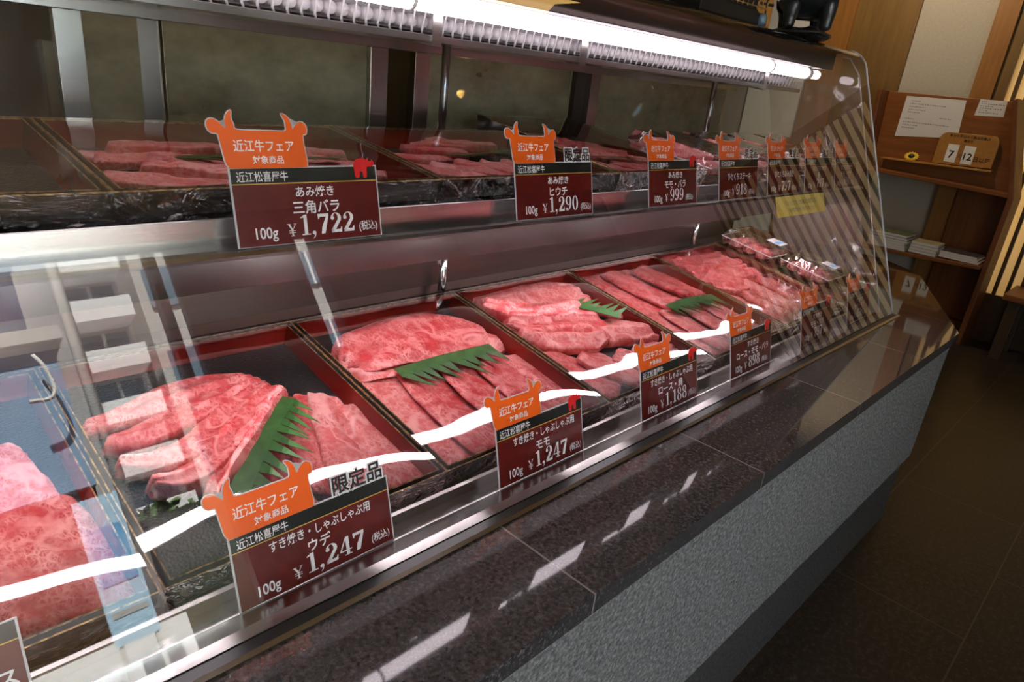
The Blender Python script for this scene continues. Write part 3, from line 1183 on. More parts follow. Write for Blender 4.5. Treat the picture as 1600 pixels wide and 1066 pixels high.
# ================================================================== PRICE TAGS
BULL_SIGN = [(268, 458), (240, 448), (224, 425), (212, 350), (204, 285), (196, 266), (166, 262), (146, 238), (147, 205), (168, 189), (200, 196), (232, 226), (247, 236),
             (250, 196), (264, 160), (291, 140), (285, 178), (296, 216), (309, 244), (420, 248), (520, 248), (604, 247),
             (613, 216), (609, 184), (592, 150), (626, 164), (648, 204), (654, 236), (676, 212), (708, 192), (736, 204), (747, 232), (738, 262), (716, 272),
             (719, 350), (728, 425), (722, 448), (696, 458)]
BULL_RED = [(1070, 532), (1064, 490), (1062, 452), (1078, 424), (1118, 411), (1150, 416), (1158, 428), (1166, 412), (1176, 412), (1172, 428), (1196, 432), (1200, 420), (1209, 430), (1218, 442),
            (1216, 456), (1188, 466), (1166, 466), (1156, 482), (1154, 532), (1126, 532), (1124, 500), (1102, 498), (1098, 532)]
PXS = .195 / 975.0


def price_tag(x, y, z, W_, H, lean, turn, price, small, title, badge, label, name_side='', top_lines=None, blank=False):
    M_ = Matrix.Translation((x, y, z)) @ Matrix.Rotation(turn, 4, 'Z') @ Matrix.Rotation(-lean, 4, 'X')
    t = thing('price_tag', label, 'price tag', matrix=M_)
    S = Matrix.Translation((-W_ / 2, 0, 0))
    k = W_ / .195
    obj('clear_sleeve', newbox(-.0022, W_ + .0022, .0004, .0013, 0, H + .0018), 'laminate', t, matrix=S)
    obj('backing_card', newbox(0, W_, -.0002, .0003, 0.0006, H * .797), 'burgundy', t, matrix=S)
    obj('header_band', newbox(0, W_, -.0002, .0003, H * .809, H), 'print_black', t, matrix=S)
    obj('gold_stripe', newbox(0, W_, -.0003, .0003, H * .797, H * .809), 'gold_line', t, matrix=S)
    bm = bmesh.new()
    y_ = -.0006
    put_em(bm, '近江松喜屋牛', .006 * k, H * .842, H * .142, y_, 'l', .008, cond=.84)
    if title is not None and not blank:
        if small:
            long = len(small) > 7
            put_em(bm, small, W_ * .53, H * .625, H * (.165 if long else .155), y_, 'c', .012, cond=.80 if long else 1.0)
            put_em(bm, title, W_ * (.53 if not long else .50), H * .405, H * .19, y_, 'c', .016, cond=.98)
        else:
            put_em(bm, title, W_ * .5, H * .50, H * .20, y_, 'c', .014, cond=.80)
        n4 = len(price) > 3
        zb = H * .10
        put_em(bm, '100g', W_ * .105, zb, H * .205, y_, 'l', .014, cond=.86)
        put_yen(bm, W_ * .315, W_ * .375, zb, H * .165, y_)
        if n4:
            put_number(bm, price, W_ * .395, W_ * .80, zb, H * .275, y_)
        else:
            put_number(bm, price, W_ * .415, W_ * .71, zb, H * .275, y_)
        put_em(bm, '(税込)', W_ * .975 if n4 else W_ * .91, zb + H * .01, H * .145, y_, 'r', .008, cond=.85)
    elif blank:
        put_em(bm, title, W_ * .97, H * .36, H * .22, y_, 'r', .016)
    obj('lettering', bm, 'print_white', t, matrix=S)
    # orange fair sign with horns and ears
    sgn = [((p[0] - 240) * PXS * k, H + (460 - p[1]) * PXS * k) for p in BULL_SIGN]
    sm = smooth_closed(sgn, 3)
    bm = bmesh.new()
    cx = sum(p[0] for p in sm) / len(sm)
    # clear border: outline pushed outwards
    out = []
    for i, p in enumerate(sm):
        a, b = Vector(sm[i - 1]), Vector(sm[(i + 1) % len(sm)])
        d = (b - a)
        nrm = Vector((d.y, -d.x))
        if nrm.length > 0:
            nrm.normalize()
        out.append((p[0] - nrm.x * .0012, p[1] - nrm.y * .0012))
    area = sum(sm[i - 1][0] * sm[i][1] - sm[i][0] * sm[i - 1][1] for i in range(len(sm)))
    if area > 0:
        out = [(2 * p[0] - q[0], 2 * p[1] - q[1]) for p, q in zip(sm, out)]
    pr = prism(bmesh.new(), out, .0000, .0010, 'y')
    sg = obj('bull_shaped_sign', pr, 'laminate', t, matrix=S)
    sg['label'] = 'orange sign cut like a bull head with horns'
    obj('sign_face', prism(bmesh.new(), sm, -.0004, -.0001, 'y'), 'orange', sg)
    bm = bmesh.new()
    put_em(bm, '近江牛フェア', .0445 * k, H + .0200 * k, .0142 * k, -.0008, 'c', .012, cond=.88)
    put_em(bm, '対象商品', .0475 * k, H + .0060 * k, .0098 * k, -.0008, 'c', .012, cond=1.0)
    obj('sign_lettering', bm, 'print_white', sg)
    if badge == 'bull':
        pts = [((p[0] - 1225) * PXS * k + W_, H - (p[1] - 465) * PXS * k) for p in BULL_RED]
        obj('red_bull_emblem', prism(bmesh.new(), smooth_closed(pts, 2), -.0012, -.0004, 'y'), 'bull_red', t, matrix=S)
    elif badge == 'limited':
        bm = bmesh.new()
        put_em(bm, '限定品', W_ * .80, H + .0045 * k, .0235 * k, -.0004, 'c', .10)
        st = obj('limited_sticker', bm, 'print_white', t, matrix=S)
        bm = bmesh.new()
        put_em(bm, '限定品', W_ * .80, H + .0045 * k, .0235 * k, -.0009, 'c', .022)
        obj('sticker_lettering', bm, 'ink', st)
    return t


# ================================================================== BUILD: large structure first
build_room()
build_counter()
build_case()

# ================================================================== LOWER TRAYS
ANG = atan(.08 / .453)
LX = {0: (-.208, .394), 1: (.192, .394), 2: (.588, .393), 3: (.983, .391), 4: (1.377, .391), 5: (1.771, .391), 6: (2.166, .178)}
LOWER = {0: ('left of the 1,247 yen ウデ tray', 'at the cut-off left end of the lower row'),
         1: ('1,247 yen ウデ', ''), 2: ('1,247 yen モモ', ''), 3: ('1,188 yen', ''), 4: ('898 yen', ''), 5: ('lower 797 yen', ''), 6: ('lower 698 yen', '')}
TM = {}
for k, (x0, W_) in LX.items():
    lab = {0: 'black and red lacquer tray cut off at the left end of the lower deck',
           1: 'black and red lacquer tray of long beef rolls behind the 1,247 yen ウデ tag',
           2: 'black and red lacquer tray with a big folded slab behind the 1,247 yen モモ tag',
           3: 'black and red lacquer tray of tangled beef folds behind the 1,188 yen tag',
           4: 'black and red lacquer tray of broad beef slices behind the 898 yen tag',
           5: 'black and red lacquer tray of dark beef folds behind the lower 797 yen tag',
           6: 'narrow black tray behind the last tag at the right end of the lower deck'}[k]
    TM[k] = tray(lab, 'lacquer trays on the lower deck', x0, .645, .6955, W_, .470, ANG, seed=k + 3)

AU = atan(.038 / .31)
UX = {0: (-.222, .446, .31, AU, 1.0905, .79), 1: (.226, .438, .31, AU, 1.0905, .79), 2: (.666, .438, .31, AU, 1.0905, .79), 3: (1.106, .325, .42, atan(.062 / .42), 1.0905, .79)}
UM = {}
for k, (x0, W_, D, a, zf, y0) in UX.items():
    lab = {0: 'empty looking black and red lacquer tray at the left end of the upper shelf',
           1: 'black and red lacquer tray of pale steak strips behind the 1,722 yen tag',
           2: 'black and red lacquer tray of upright steak strips behind the 1,290 yen tag',
           3: 'black lacquer tray with pale edge behind the 999 yen tag on the upper shelf'}[k]
    UM[k] = tray(lab, 'lacquer trays on the upper shelf', x0, y0, zf, W_, D, a, seed=k + 23)

ORD = ['first', 'second', 'third', 'fourth', 'fifth', 'sixth', 'seventh', 'eighth', 'ninth', 'tenth']
SEED = [0]


def put(M_, where, rows):
    """rows: (kind, spine, hw, th, w0, mat, phrase, opts)"""
    for r in rows:
        kind, sp, hw, th, w0, mt, phrase = r[:7]
        op = r[7] if len(r) > 7 else {}
        SEED[0] += 1
        rj = random.Random(SEED[0])
        sp = [(q[0] + rj.uniform(-.005, .005), q[1] + rj.uniform(-.005, .005)) + tuple(q[2:]) for q in sp]
        beef(M_, kind, sp, hw, th, w0, phrase + ' ' + where, 'beef slices in the trays', mt, seed=SEED[0], **op)


B, P_, D_ = 'beef_marbled', 'beef_pale', 'beef_deep'
# --- tray 1: four long rolls fanned at the left, leaf, four folded slices at the right
put(TM[1], 'in the lower tray of long rolls', [
    ('fold', [(.018, .330), (.06, .338), (.12, .352), (.18, .360), (.280, .358)], [.016, .022, .026, .026, .016], .030, .001, B, 'rearmost long beef roll lying crosswise', dict(hs=1.15, ws=.84, wav=.75)),
    ('fold', [(.022, .278), (.07, .280), (.13, .293), (.19, .312), (.278, .338)], [.014, .023, .028, .027, .014], .034, .003, B, 'second long beef roll from the back', dict(hs=1.2, ws=.80, wav=.7)),
    ('fold', [(.028, .232), (.075, .214), (.125, .226), (.198, .270), (.278, .324)], [.012, .023, .027, .026, .014], .037, .005, B, 'third long beef roll from the back', dict(hs=1.25, ws=.80, wav=.7)),
    ('fold', [(.046, .178), (.10, .170), (.168, .213), (.225, .260), (.282, .308)], [.012, .025, .028, .024, .014], .039, .006, B, 'fourth long beef roll from the back', dict(hs=1.25, ws=.80, wav=.7)),
    ('fold', [(.092, .104), (.130, .148), (.185, .203), (.238, .252), (.284, .292)], [.010, .020, .024, .021, .012], .040, .005, B, 'front long beef roll beside the green leaf', dict(hs=1.25, ws=.84, wav=.7)),
    ('sheet', [(.300, .290), (.250, .205), (.190, .095)], [.022, .030, .034], .018, .003, B, 'folded slice touching the green leaf', dict(roll=-.12)),
    ('sheet', [(.330, .285), (.285, .190), (.238, .070)], [.020, .028, .032], .021, .006, B, 'second folded slice right of the leaf', dict(roll=-.15)),
    ('sheet', [(.352, .270), (.325, .170), (.290, .055)], [.020, .030, .036], .024, .007, P_, 'third folded slice right of the leaf', dict(roll=-.12)),
    ('sheet', [(.368, .235), (.358, .135), (.345, .030)], [.016, .026, .030], .021, .004, P_, 'rightmost folded slice'),
    ('roll', [(.108, .098), (.160, .082), (.215, .062)], [.014, .02, .02], .016, .003, B, 'short slice end at the front, below the leaf'),
])
leaf_divider(TM[1], [(.270, .272), (.20, .205), (.115, .108)], (.62, -.78), .034, 'green serrated leaf divider slanting in the lower tray of long rolls', .074, 11, .006, 1)
# --- tray 2
put(TM[2], 'in the lower tray with the folded slab', [
    ('fold', [(.022, .300), (.10, .325), (.20, .325), (.30, .305), (.376, .268)], [.026, .058, .068, .054, .018], .030, .004, P_, 'lower leaf of the big folded slab', dict(wav=.8, flip=True)),
    ('fold', [(.026, .322), (.10, .350), (.20, .352), (.29, .330), (.350, .290)], [.030, .058, .066, .052, .020], .040, .012, B, 'upper leaf of the big folded slab', dict(wav=.9, hs=.85, flip=True)),
    ('sheet', [(.082, .266), (.060, .155), (.072, .030)], [.046, .056, .052], .024, .002, P_, 'leftmost pale slice of the front row', dict(wav=.5, hs=.8)),
    ('sheet', [(.160, .266), (.146, .150), (.148, .026)], [.046, .054, .052], .026, .005, B, 'second broad slice of the front row', dict(roll=-.14, wav=.5, hs=.7)),
    ('sheet', [(.236, .264), (.226, .150), (.224, .026)], [.046, .052, .050], .028, .006, B, 'third broad slice of the front row', dict(roll=-.16, wav=.5, hs=.7)),
    ('sheet', [(.312, .262), (.308, .150), (.304, .026)], [.044, .050, .048], .028, .006, B, 'fourth broad slice of the front row', dict(roll=-.14, wav=.5, hs=.7)),
    ('sheet', [(.355, .240), (.358, .150), (.358, .050)], [.018, .022, .020], .022, .003, B, 'narrow slice at the right wall', dict(wav=.5)),
])
leaf_divider(TM[2], [(.088, .262), (.19, .266), (.320, .262)], (.05, -1), .034, 'green serrated leaf divider in the lower tray with the folded slab', .060, 9, -.004, 2)
# --- tray 3
put(TM[3], 'in the lower tray of tangled folds', [
    ('fold', [(.050, .425), (.17, .440), (.29, .434), (.375, .402)], [.026, .034, .034, .022], .034, .002, P_, 'rearmost long folded slice'),
    ('fold', [(.040, .386), (.15, .380), (.26, .374), (.362, .372)], [.026, .036, .036, .024], .042, .005, P_, 'second long folded slice from the back', dict(roll=.06, flip=True)),
    ('roll', [(.026, .400), (.070, .352), (.15, .322), (.262, .304)], [.018, .030, .036, .026], .048, .008, B, 'fat roll with a curled end'),
    ('fold', [(.045, .336), (.12, .290), (.20, .258), (.272, .240)], [.022, .036, .038, .024], .044, .008, B, 'fold slanting towards the green leaf', dict(roll=.08, flip=True)),
    ('fold', [(.034, .276), (.10, .240), (.17, .216), (.232, .200)], [.022, .036, .036, .020], .038, .005, P_, 'pale fold in the middle of the left side', dict(roll=.10)),
    ('sheet', [(.300, .352), (.342, .300), (.370, .250)], [.026, .034, .026], .034, .005, B, 'slice right of the green leaf', dict(roll=-.2)),
    ('fold', [(.220, .206), (.30, .196), (.376, .158)], [.028, .038, .026], .040, .005, P_, 'long fold at the right side', dict(roll=.1)),
    ('sheet', [(.050, .212), (.068, .130), (.094, .040)], [.034, .042, .040], .028, .002, B, 'broad slice at the front left corner', dict(roll=-.1)),
    ('sheet', [(.118, .180), (.150, .110), (.180, .036)], [.032, .040, .034], .032, .005, P_, 'pale slice next to the front left corner', dict(roll=-.12)),
    ('sheet', [(.205, .140), (.238, .090), (.272, .036)], [.030, .036, .028], .030, .004, P_, 'front pale slice beside the rim', dict(roll=-.12)),
    ('fold', [(.270, .120), (.32, .108), (.372, .085)], [.022, .028, .020], .028, .003, P_, 'short pale fold at the front right'),
])
leaf_divider(TM[3], [(.225, .305), (.262, .262), (.300, .215)], (.85, .5), .045, 'green serrated leaf divider in the lower tray of tangled folds', .055, 6, .004, 3)
# --- tray 4
put(TM[4], 'in the lower tray of broad slices', [
    ('sheet', [(.092, .455), (.096, .345), (.106, .222)], [.066, .074, .066], .036, .002, B, 'leftmost slice of the back row', dict(hs=.8, wav=1.1)),
    ('sheet', [(.196, .456), (.206, .345), (.226, .226)], [.062, .070, .058], .040, .006, B, 'middle slice of the back row', dict(roll=-.10, hs=.8, wav=1.1)),
    ('sheet', [(.300, .446), (.314, .350), (.334, .250)], [.050, .054, .042], .040, .010, D_, 'rightmost slice of the back row', dict(roll=-.08, hs=.8, wav=1.1)),
    ('sheet', [(.078, .236), (.070, .135), (.074, .032)], [.050, .058, .052], .028, .002, P_, 'leftmost slice of the front row', dict(hs=.8, wav=.8)),
    ('sheet', [(.165, .228), (.160, .130), (.158, .030)], [.048, .054, .050], .030, .005, P_, 'second slice of the front row', dict(roll=-.13, hs=.75, wav=.8)),
    ('sheet', [(.248, .220), (.244, .130), (.238, .034)], [.046, .052, .046], .032, .007, P_, 'third slice of the front row', dict(roll=-.13, hs=.75, wav=.8)),
    ('sheet', [(.328, .210), (.328, .132), (.322, .048)], [.038, .044, .036], .030, .006, P_, 'rightmost slice of the front row', dict(roll=-.1, hs=.75, wav=.8)),
])
leaf_divider(TM[4], [(.115, .222), (.21, .228), (.335, .215)], (.1, -1), .040, 'green serrated leaf divider in the lower tray of broad slices', .055, 8, -.004, 4)
# --- tray 5
put(TM[5], 'in the lower tray of dark folds', [
    ('fold', [(.040, .448), (.12, .452), (.22, .436)], [.030, .040, .030], .036, .002, D_, 'rearmost fold at the left'),
    ('fold', [(.190, .452), (.27, .440), (.362, .405)], [.028, .038, .028], .036, .003, D_, 'rearmost fold at the right'),
    ('fold', [(.030, .412), (.11, .392), (.21, .368)], [.028, .040, .030], .046, .006, D_, 'fold behind the middle', dict(roll=.1)),
    ('fold', [(.170, .398), (.26, .370), (.352, .335)], [.028, .040, .030], .044, .006, B, 'fold at the right of the middle', dict(roll=.1)),
    ('fold', [(.028, .345), (.10, .330), (.19, .300)], [.026, .040, .030], .044, .005, D_, 'fold at the left of the middle', dict(roll=.1)),
    ('fold', [(.170, .325), (.25, .300), (.345, .272)], [.028, .038, .028], .040, .006, B, 'red fold right of the middle', dict(roll=.1)),
    ('fold', [(.032, .285), (.11, .262), (.20, .240)], [.026, .038, .028], .038, .004, B, 'red fold before the middle', dict(roll=.1)),
    ('sheet', [(.250, .262), (.235, .160), (.225, .052)], [.046, .056, .050], .042, .004, P_, 'broad pale slice in the front half', dict(roll=-.1)),
    ('sheet', [(.330, .252), (.326, .160), (.318, .052)], [.038, .046, .040], .040, .006, B, 'broad slice at the front right', dict(roll=-.1)),
    ('sheet', [(.070, .220), (.085, .140), (.100, .046)], [.040, .050, .044], .034, .002, P_, 'broad slice at the front left', dict(roll=-.1)),
    ('sheet', [(.150, .215), (.158, .135), (.165, .046)], [.036, .044, .038], .036, .004, B, 'broad slice between the front corners', dict(roll=-.1)),
])
# --- tray 6
put(TM[6], 'in the lower tray at the far end', [
    ('sheet', [(.040, .440), (.045, .350), (.050, .250)], [.030, .036, .034], .028, .002, B, 'left slice of the back row'),
    ('sheet', [(.115, .440), (.122, .350), (.130, .250)], [.032, .036, .032], .030, .003, D_, 'right slice of the back row'),
    ('sheet', [(.040, .235), (.044, .150), (.046, .050)], [.030, .034, .032], .026, .002, B, 'left slice of the front row'),
    ('sheet', [(.110, .235), (.116, .150), (.118, .050)], [.034, .038, .034], .030, .003, D_, 'right slice of the front row'),
])
leaf_divider(TM[6], [(.030, .255), (.09, .250), (.150, .245)], (.1, -1), .036, 'green serrated leaf divider in the lower tray at the far end', .045, 5, -.004, 6)
# --- tray 0 (left, partly out of the frame)
put(TM[0], 'in the cut-off tray of the lower deck', [
    ('sheet', [(.195, .400), (.205, .290), (.220, .190)], [.050, .060, .056], .026, .002, P_, 'pale broad slice of the back row', dict(wav=.7)),
    ('sheet', [(.285, .345), (.290, .270), (.298, .190)], [.036, .044, .042], .030, .004, P_, 'right pale slice of the back row', dict(wav=.7)),
    ('sheet', [(.215, .225), (.222, .130), (.225, .030)], [.046, .052, .050], .026, .003, B, 'left broad slice of the front row', dict(wav=.7)),
    ('sheet', [(.305, .222), (.316, .130), (.322, .030)], [.044, .050, .046], .030, .004, B, 'right broad slice of the front row', dict(roll=-.08, wav=.7)),
])

# ================================================================== UPPER TRAYS
put(UM[1], 'in the upper tray of pale steak strips', [
    ('bar', [(.024, .222), (.09, .214), (.165, .216)], [.015, .017, .015], .012, .002, P_, 'rearmost pale steak strip at the left'),
    ('bar', [(.060, .240), (.14, .236), (.215, .226)], [.013, .016, .014], .013, .010, P_, 'upper steak strip at the back left'),
    ('bar', [(.130, .232), (.20, .222), (.275, .205)], [.013, .016, .014], .013, .012, P_, 'upper steak strip in the back middle'),
    ('bar', [(.034, .180), (.085, .176), (.150, .186)], [.014, .017, .015], .013, .009, P_, 'bent steak strip at the middle left'),
    ('bar', [(.022, .128), (.085, .100), (.165, .064)], [.022, .026, .022], .015, .002, P_, 'broad front steak strip at the left'),
    ('bar', [(.076, .140), (.135, .116), (.205, .078)], [.013, .015, .013], .020, .007, P_, 'first stacked steak strip in the front'),
    ('bar', [(.108, .150), (.165, .126), (.235, .088)], [.013, .015, .013], .020, .007, P_, 'second stacked steak strip in the front'),
    ('bar', [(.145, .156), (.205, .130), (.275, .092)], [.013, .015, .013], .020, .007, B, 'third stacked steak strip in the front'),
    ('bar', [(.215, .205), (.29, .196), (.365, .172)], [.014, .016, .014], .014, .006, P_, 'steak strip behind the price tag'),
    ('bar', [(.265, .220), (.33, .208), (.400, .184)], [.013, .015, .013], .014, .010, P_, 'upper steak strip at the right'),
    ('bar', [(.275, .150), (.34, .122), (.405, .084)], [.014, .016, .014], .015, .004, P_, 'steak strip at the front right'),
    ('bar', [(.300, .182), (.355, .155), (.412, .120)], [.013, .015, .013], .015, .004, P_, 'steak strip next to the right wall'),
])
leaf_divider(UM[1], [(.115, .158), (.17, .160), (.225, .150)], (.3, -1), .028, 'green leaf divider left of the 1,722 yen tag', .034, 6, .002, 11)
leaf_divider(UM[1], [(.265, .162), (.31, .158), (.350, .150)], (.3, -1), .026, 'green leaf divider right of the 1,722 yen tag', .030, 5, .002, 12)
put(UM[2], 'in the upper tray of upright steak strips', [
    ('bar', [(.036, .200), (.10, .190), (.170, .178)], [.015, .018, .015], .014, .002, P_, 'pale steak strip at the back left'),
    ('bar', [(.090, .226), (.155, .212), (.225, .196)], [.013, .015, .013], .016, .008, B, 'upright steak strip at the back'),
    ('bar', [(.120, .240), (.19, .232), (.265, .214)], [.012, .014, .012], .018, .010, B, 'rearmost upright steak strip'),
    ('bar', [(.155, .248), (.225, .236), (.300, .212)], [.012, .014, .012], .022, .012, B, 'tall upright steak strip behind the leaf'),
    ('bar', [(.040, .140), (.10, .104), (.160, .060)], [.020, .024, .020], .014, .002, P_, 'left steak strip of the front row'),
    ('bar', [(.095, .146), (.155, .110), (.220, .066)], [.018, .022, .018], .015, .004, P_, 'second steak strip of the front row'),
    ('bar', [(.150, .146), (.21, .110), (.275, .068)], [.018, .020, .018], .016, .005, P_, 'third steak strip of the front row'),
    ('bar', [(.205, .146), (.26, .112), (.325, .070)], [.018, .020, .018], .016, .005, P_, 'fourth steak strip of the front row'),
    ('bar', [(.260, .146), (.315, .112), (.380, .074)], [.018, .020, .018], .016, .005, P_, 'rightmost steak strip of the front row'),
])
leaf_divider(UM[2], [(.140, .168), (.22, .172), (.330, .200)], (.2, -1), .026, 'green leaf divider in the upper tray of upright steak strips', .026, 8, .002, 13)
put(UM[3], 'in the upper tray of deep red folds', [
    ('fold', [(.040, .300), (.10, .290), (.170, .270)], [.020, .028, .022], .030, .003, D_, 'rearmost deep red fold'),
    ('fold', [(.070, .255), (.14, .245), (.220, .215)], [.020, .028, .022], .032, .003, D_, 'second deep red fold from the back'),
    ('fold', [(.080, .215), (.16, .205), (.255, .165)], [.020, .026, .020], .032, .004, D_, 'third deep red fold from the back'),
    ('fold', [(.120, .175), (.19, .160), (.275, .125)], [.018, .024, .018], .028, .004, B, 'fourth fold just behind the leaf'),
    ('bar', [(.075, .125), (.12, .085), (.165, .040)], [.018, .022, .018], .014, .003, B, 'left slice of the front row'),
    ('bar', [(.125, .122), (.17, .085), (.215, .042)], [.018, .022, .018], .015, .004, B, 'middle slice of the front row'),
    ('bar', [(.180, .115), (.225, .080), (.270, .042)], [.018, .022, .018], .015, .004, B, 'right slice of the front row'),
])
leaf_divider(UM[3], [(.080, .140), (.15, .135), (.220, .120)], (.2, -1), .026, 'green leaf divider in the upper tray of deep red folds', .026, 6, .002, 14)


# ================================================================== CLEAR PACKS AT THE RIGHT
def clear_pack(label, group, M_, W_, D, H, sticker=False):
    t = thing('clear_pack', label, 'food pack', matrix=M_, group=group)
    bm = bmesh.new()
    e = .012
    A = [bm.verts.new(p) for p in ((e, e, 0), (W_ - e, e, 0), (W_ - e, D - e, 0), (e, D - e, 0))]
    Bv = [bm.verts.new(p) for p in ((0, 0, H * .55), (W_, 0, H * .55), (W_, D, H * .55), (0, D, H * .55))]
    Cv = [bm.verts.new(p) for p in ((e, e, H), (W_ - e, e, H), (W_ - e, D - e, H), (e, D - e, H))]
    for X, Y in ((A, Bv), (Bv, Cv)):
        for k in range(4):
            bm.faces.new((X[k], X[(k + 1) % 4], Y[(k + 1) % 4], Y[k]))
    bm.faces.new(A[::-1])
    bm.faces.new(Cv)
    obj('clear_box', bm, 'clear_plastic', t)
    bm = bmesh.new()
    for k in range(4):
        tube(bm, [Bv_ for Bv_ in (((0, 0, H * .55), (W_, 0, H * .55), (W_, D, H * .55), (0, D, H * .55))[k], ((W_, 0, H * .55), (W_, D, H * .55), (0, D, H * .55), (0, 0, H * .55))[k])], .0016, 6)
    obj('pack_rim', bm, 'laminate', t)
    if sticker:
        bm = newbox(W_ * .45, W_ * .80, D * .10, D * .38, H + .0003, H + .0008)
        st = obj('price_sticker', bm, 'paper', t)
        st['label'] = 'white sticker with a blue stripe'
        obj('sticker_stripe', newbox(W_ * .50, W_ * .75, D * .15, D * .24, H + .0009, H + .0011), 'poster_blue', st)
    return t


UPK = [(1.470, .205, 'clear pack of beef behind the upper 918 yen tag', 918), (1.700, .190, 'clear pack of beef behind the first upper 797 yen tag', 797),
       (1.905, .190, 'clear pack of beef behind the second upper 797 yen tag', 798), (2.110, .190, 'clear pack of beef behind the upper 698 yen tag', 698)]
for i, (x0, W_, lab, _) in enumerate(UPK):
    M_ = Matrix.Translation((x0, .800, 1.0895)) @ Matrix.Rotation(AU, 4, 'X')
    clear_pack(lab, 'clear packs on the upper shelf', M_, W_, .25, .066)
    wh = lab.replace('clear pack of beef ', '')
    mt = (P_, P_, P_, P_)[i]
    for q, (v, ww) in enumerate(((.200, .020), (.135, .014), (.070, .004))):
        SEED[0] += 1
        beef(M_, 'roll' if q < 2 else 'fold', [(.020, v + .012, .004 + ww), (W_ * .5, v, .004 + ww), (W_ - .020, v - .015, .004 + ww)], [.022, .028, .022], .034, .004 + ww,
             ('rear', 'middle', 'front')[q] + ' rolled beef slice in the pack ' + wh, 'rolled slices in the clear packs', mt, seed=SEED[0])

# two packs resting on the last tray
for i, (u, v, W_, D_k, lab) in enumerate(((.002, .268, .176, .190, 'clear pack with a price sticker resting on the rear of the last lower tray'), (.040, .085, .138, .168, 'clear pack with a price sticker resting on the front of the last lower tray'))):
    M_ = TM[6] @ Matrix.Translation((u, v, .0405))
    clear_pack(lab, 'clear packs on the last lower tray', M_, W_, D_k, .055, True)
    for q, f in enumerate((.76, .48, .24)):
        SEED[0] += 1
        beef(M_, 'fold', [(.024, D_k * f + .008, .003), (W_ / 2, D_k * f, .003), (W_ - .024, D_k * f - .008, .003)], [.014, .018, .014], .036, .003,
             ('rear', 'middle', 'front')[q] + ' folded slice in the ' + lab.replace(' with a price sticker resting', ''), 'slices in the packs on the last tray', (P_, B, P_)[q], seed=SEED[0])

# ================================================================== PRICE TAGS
LEAN_L, LEAN_U = .24, .22
UT = [(.434, '1,722', 'あみ焼き', '三角バラ', 'bull', .192), (.887, '1,290', 'あみ焼き', 'ヒウチ', 'limited', .191), (1.252, '999', 'あみ焼き', 'モモ・バラ', 'bull', .178),
      (1.533, '918', None, 'ひとくちステーキ', 'limited', .184), (1.776, '797', None, 'ひとくちあみ焼き', 'limited', .184), (2.000, '797', 'ひとくちすき焼き', '用', 'limited', .184), (2.205, '698', 'ひとくちすき焼き', 'モモ・バラ', None, .165)]
ULAB = ['burgundy 1,722 yen price tag with red bull emblem before the tray of steak strips',
        'burgundy 1,290 yen price tag with white sticker before the tray of upright steak strips',
        'burgundy 999 yen price tag with red bull emblem before the tray of deep red folds',
        'burgundy 918 yen price tag with white sticker, next after the 999 yen tag',
        'burgundy 797 yen price tag with white sticker, over the near end of the yellow notice',
        'burgundy 797 yen price tag right above the middle of the yellow notice',
        'burgundy 698 yen price tag without sticker at the far end of the upper shelf']
for (xc, pr, sm, ti, bd, W_), lab in zip(UT, ULAB):
    price_tag(xc, .7445, 1.0648, W_, .0885, LEAN_U, 0, pr, sm, ti, bd, lab)
LT = [(.361, '1,247', 'すき焼き・しゃぶしゃぶ用', 'ウデ', 'limited', .210, .0885, .26, .02), (.765, '1,247', 'すき焼き・しゃぶしゃぶ用', 'モモ', 'bull', .200, .094, LEAN_L, 0),
      (1.146, '1,188', 'すき焼き・しゃぶしゃぶ用', 'ロース・肩', 'bull', .203, .098, LEAN_L, 0), (1.497, '898', 'すき焼き', 'ロース・モモ・バラ', 'bull', .200, .098, LEAN_L, 0),
      (1.880, '797', 'すき焼き', 'モモ・バラ', 'bull', .196, .098, LEAN_L, 0), (2.205, '698', 'すき焼き', 'モモ・バラ', 'bull', .180, .092, LEAN_L, 0)]
LLAB = ['burgundy 1,247 yen price tag with white sticker before the tray of long rolls',
        'burgundy 1,247 yen price tag with red bull emblem before the folded slab tray',
        'burgundy 1,188 yen price tag before the tray of tangled folds',
        'burgundy 898 yen price tag before the tray of broad slices',
        'burgundy 797 yen price tag before the lower tray of dark folds',
        'burgundy 698 yen price tag at the far end of the lower rail']
for (xc, pr, sm, ti, bd, W_, H_, le, tu), lab in zip(LT, LLAB):
    price_tag(xc, .6005, .6892, W_, H_, le, tu, pr, sm, ti, bd, lab)
price_tag(-.040, .6005, .6892, .200, .094, LEAN_L, 0, '', None, 'ス', None, 'burgundy price tag cut off at the left edge of the photo', blank=True)

# yellow notice clipped on the shelf lip
nt_ = thing('yellow_notice', 'small yellow paper notice stuck inside the front glass below the last upper tags', 'notice', matrix=Matrix.Translation((1.8125, .6965, 1.020)) @ Matrix.Rotation(-.3777, 4, 'X'))
obj('notice_sheet', newbox(-.149, .149, 0, .0008, 0, .0505), 'yellow_paper', nt_)
bm = bmesh.new()
put_em(bm, '「ちょっとだけ」でも喜んでお切りします', 0, .028, .0138, -.0004, 'c', .012, cond=.80)
put_em(bm, '100g単位で何gからでもご注文ください', 0, .0105, .0120, -.0004, 'c', .008, cond=.80)
obj('notice_lettering', bm, 'paper_ink', nt_)


